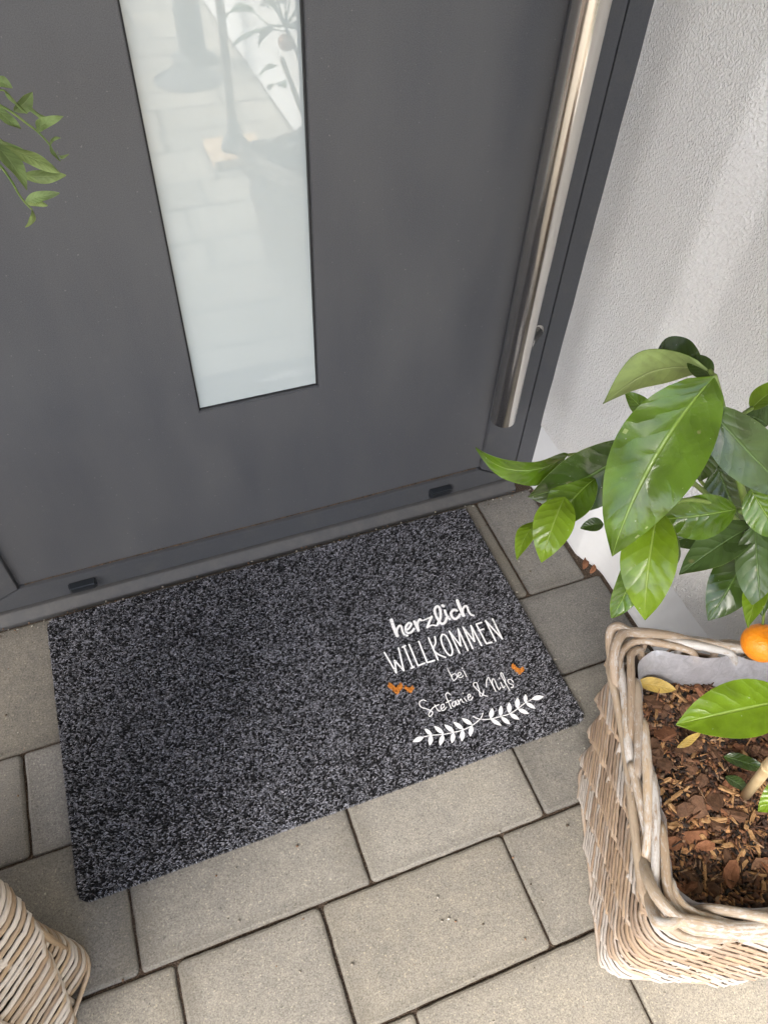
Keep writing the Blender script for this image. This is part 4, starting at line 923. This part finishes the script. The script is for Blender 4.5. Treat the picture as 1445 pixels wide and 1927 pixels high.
# ------------------------------------------------------------------ things behind the camera that the glass strip mirrors
mc = lathe('manhole_cover', [(.125, -.002), (.125, .006), (.118, .0065), (.116, .003), (.108, .003), (.106, .006), (0, .006)], IRON, 48)
mc.location = (.677, -2.225, .0); tag(mc, 'round iron drain cover in the paving, mirrored in the door glass', 'manhole cover')
po = lathe('downpipe_post', [(0, .0), (.085, .0), (.085, .012), (.055, .02), (.05, .04), (.05, 1.15), (.045, 1.16), (0, 1.16)], IRON, 32)
po.location = (.735, -2.42, .0); tag(po, 'dark round post beyond the drain cover, mirrored in the door glass', 'post')
sb = empty('standard_tree', (.693, -1.545, 0)); tag(sb, 'thin dark trunk on a wooden board, mirrored in the door glass', 'tree')
tpart(box('board', (.61, -1.64, .001), (.775, -1.47, .028), BOARD, bev=.003), sb)
tpart(lathe('foot', [(0, .0), (.045, .0), (.04, .02), (.018, .05), (.014, .09), (0, .1)], IRON, 24), sb).location = (.693-.693, 0, .028)
sb.children[-1].matrix_parent_inverse = Matrix.Identity(4)
tpart(tube('trunk', [(.693, -1.545, .06), (.696, -1.54, .5), (.69, -1.55, 1.0), (.695, -1.55, 1.4)], [.014, .012, .011, .009], STEM, sides=10), sb)
for i_ in range(60):
    a = rl.uniform(0, 6.28); c0 = Vector((.7, -1.55, 1.3))+Vector((math.cos(a)*rl.uniform(.0, .12), math.sin(a)*rl.uniform(0, .12), rl.uniform(-.15, .3)))
    d = Vector((math.cos(a), math.sin(a), rl.uniform(-1, .3))).normalized()
    t_ = c0+d*rl.uniform(.1, .16)
    if t_.x > .9: continue
    leaf('leaf', c0, t_, rl.uniform(.03, .045), sb, facing=(0, 0, 1), mat=rl.choice(('bright', 'dark')))
# dry leaf litter in the hole of the paving by the wall
for k, (x_, y_) in enumerate(((.905, -.228), (.912, -.24), (.908, -.218))):
    o = leaf('dry_leaf', (x_-.008, y_-.006, -.004), (x_+.009, y_+.007, -.002), .009, None, facing=(0, 0, 1), mat='yellow', under='yellow', arch=.15, roll=.4*k)
    o.data.materials[0] = BARK[0]; o.data.materials[1] = BARK[0]
    tag(o, ('rust brown dry leaf scrap in the middle of the paving gap at the wall step', 'rust brown dry leaf scrap nearest the planter in the paving gap at the wall step', 'rust brown dry leaf scrap nearest the door in the paving gap at the wall step')[k], 'leaf', 'leaf scraps in the gap by the wall')

# crumbs and grit gathered along the threshold, the joints and the wall foot
k = 420; gx = RNG.uniform(-.12, .9, k); gy = np.where(RNG.random(k) < .35, RNG.uniform(-.045, -.029, k), RNG.uniform(-.95, -.03, k))
gz = np.where(gy > -.0285, .004, .0004)+0.0*gx
inm = (gx > -.005) & (gx < .755) & (gy > -.496) & (gy < -.037); keep = ~inm; gx, gy, gz = gx[keep], gy[keep], gz[keep]; k = len(gx)
V = np.zeros((k, 8, 3))
for i_ in range(k):
    sz = RNG.uniform(.0004, .0013)*np.array([RNG.uniform(.7, 1.6), 1, .7]); V[i_] = cubeV*sz*(1+RNG.normal(0, .2, (8, 3)))*[1, 1, 1]+(gx[i_], gy[i_], gz[i_]+sz[2])
gp = np.array([(.3, .27, .22), (.1, .075, .05), (.45, .42, .36), (.2, .12, .07)])[RNG.integers(0, 4, k)]
F = (np.arange(k)[:, None, None]*8+cubeF[None]).reshape(-1, 4)
tag(npmesh('grit', V.reshape(-1, 3), F, BITS, None, col=np.repeat(gp[:, None], 8, 1).reshape(-1, 3)), 'scattered sand grains and crumbs lying on the paving', 'grit', kind='stuff')
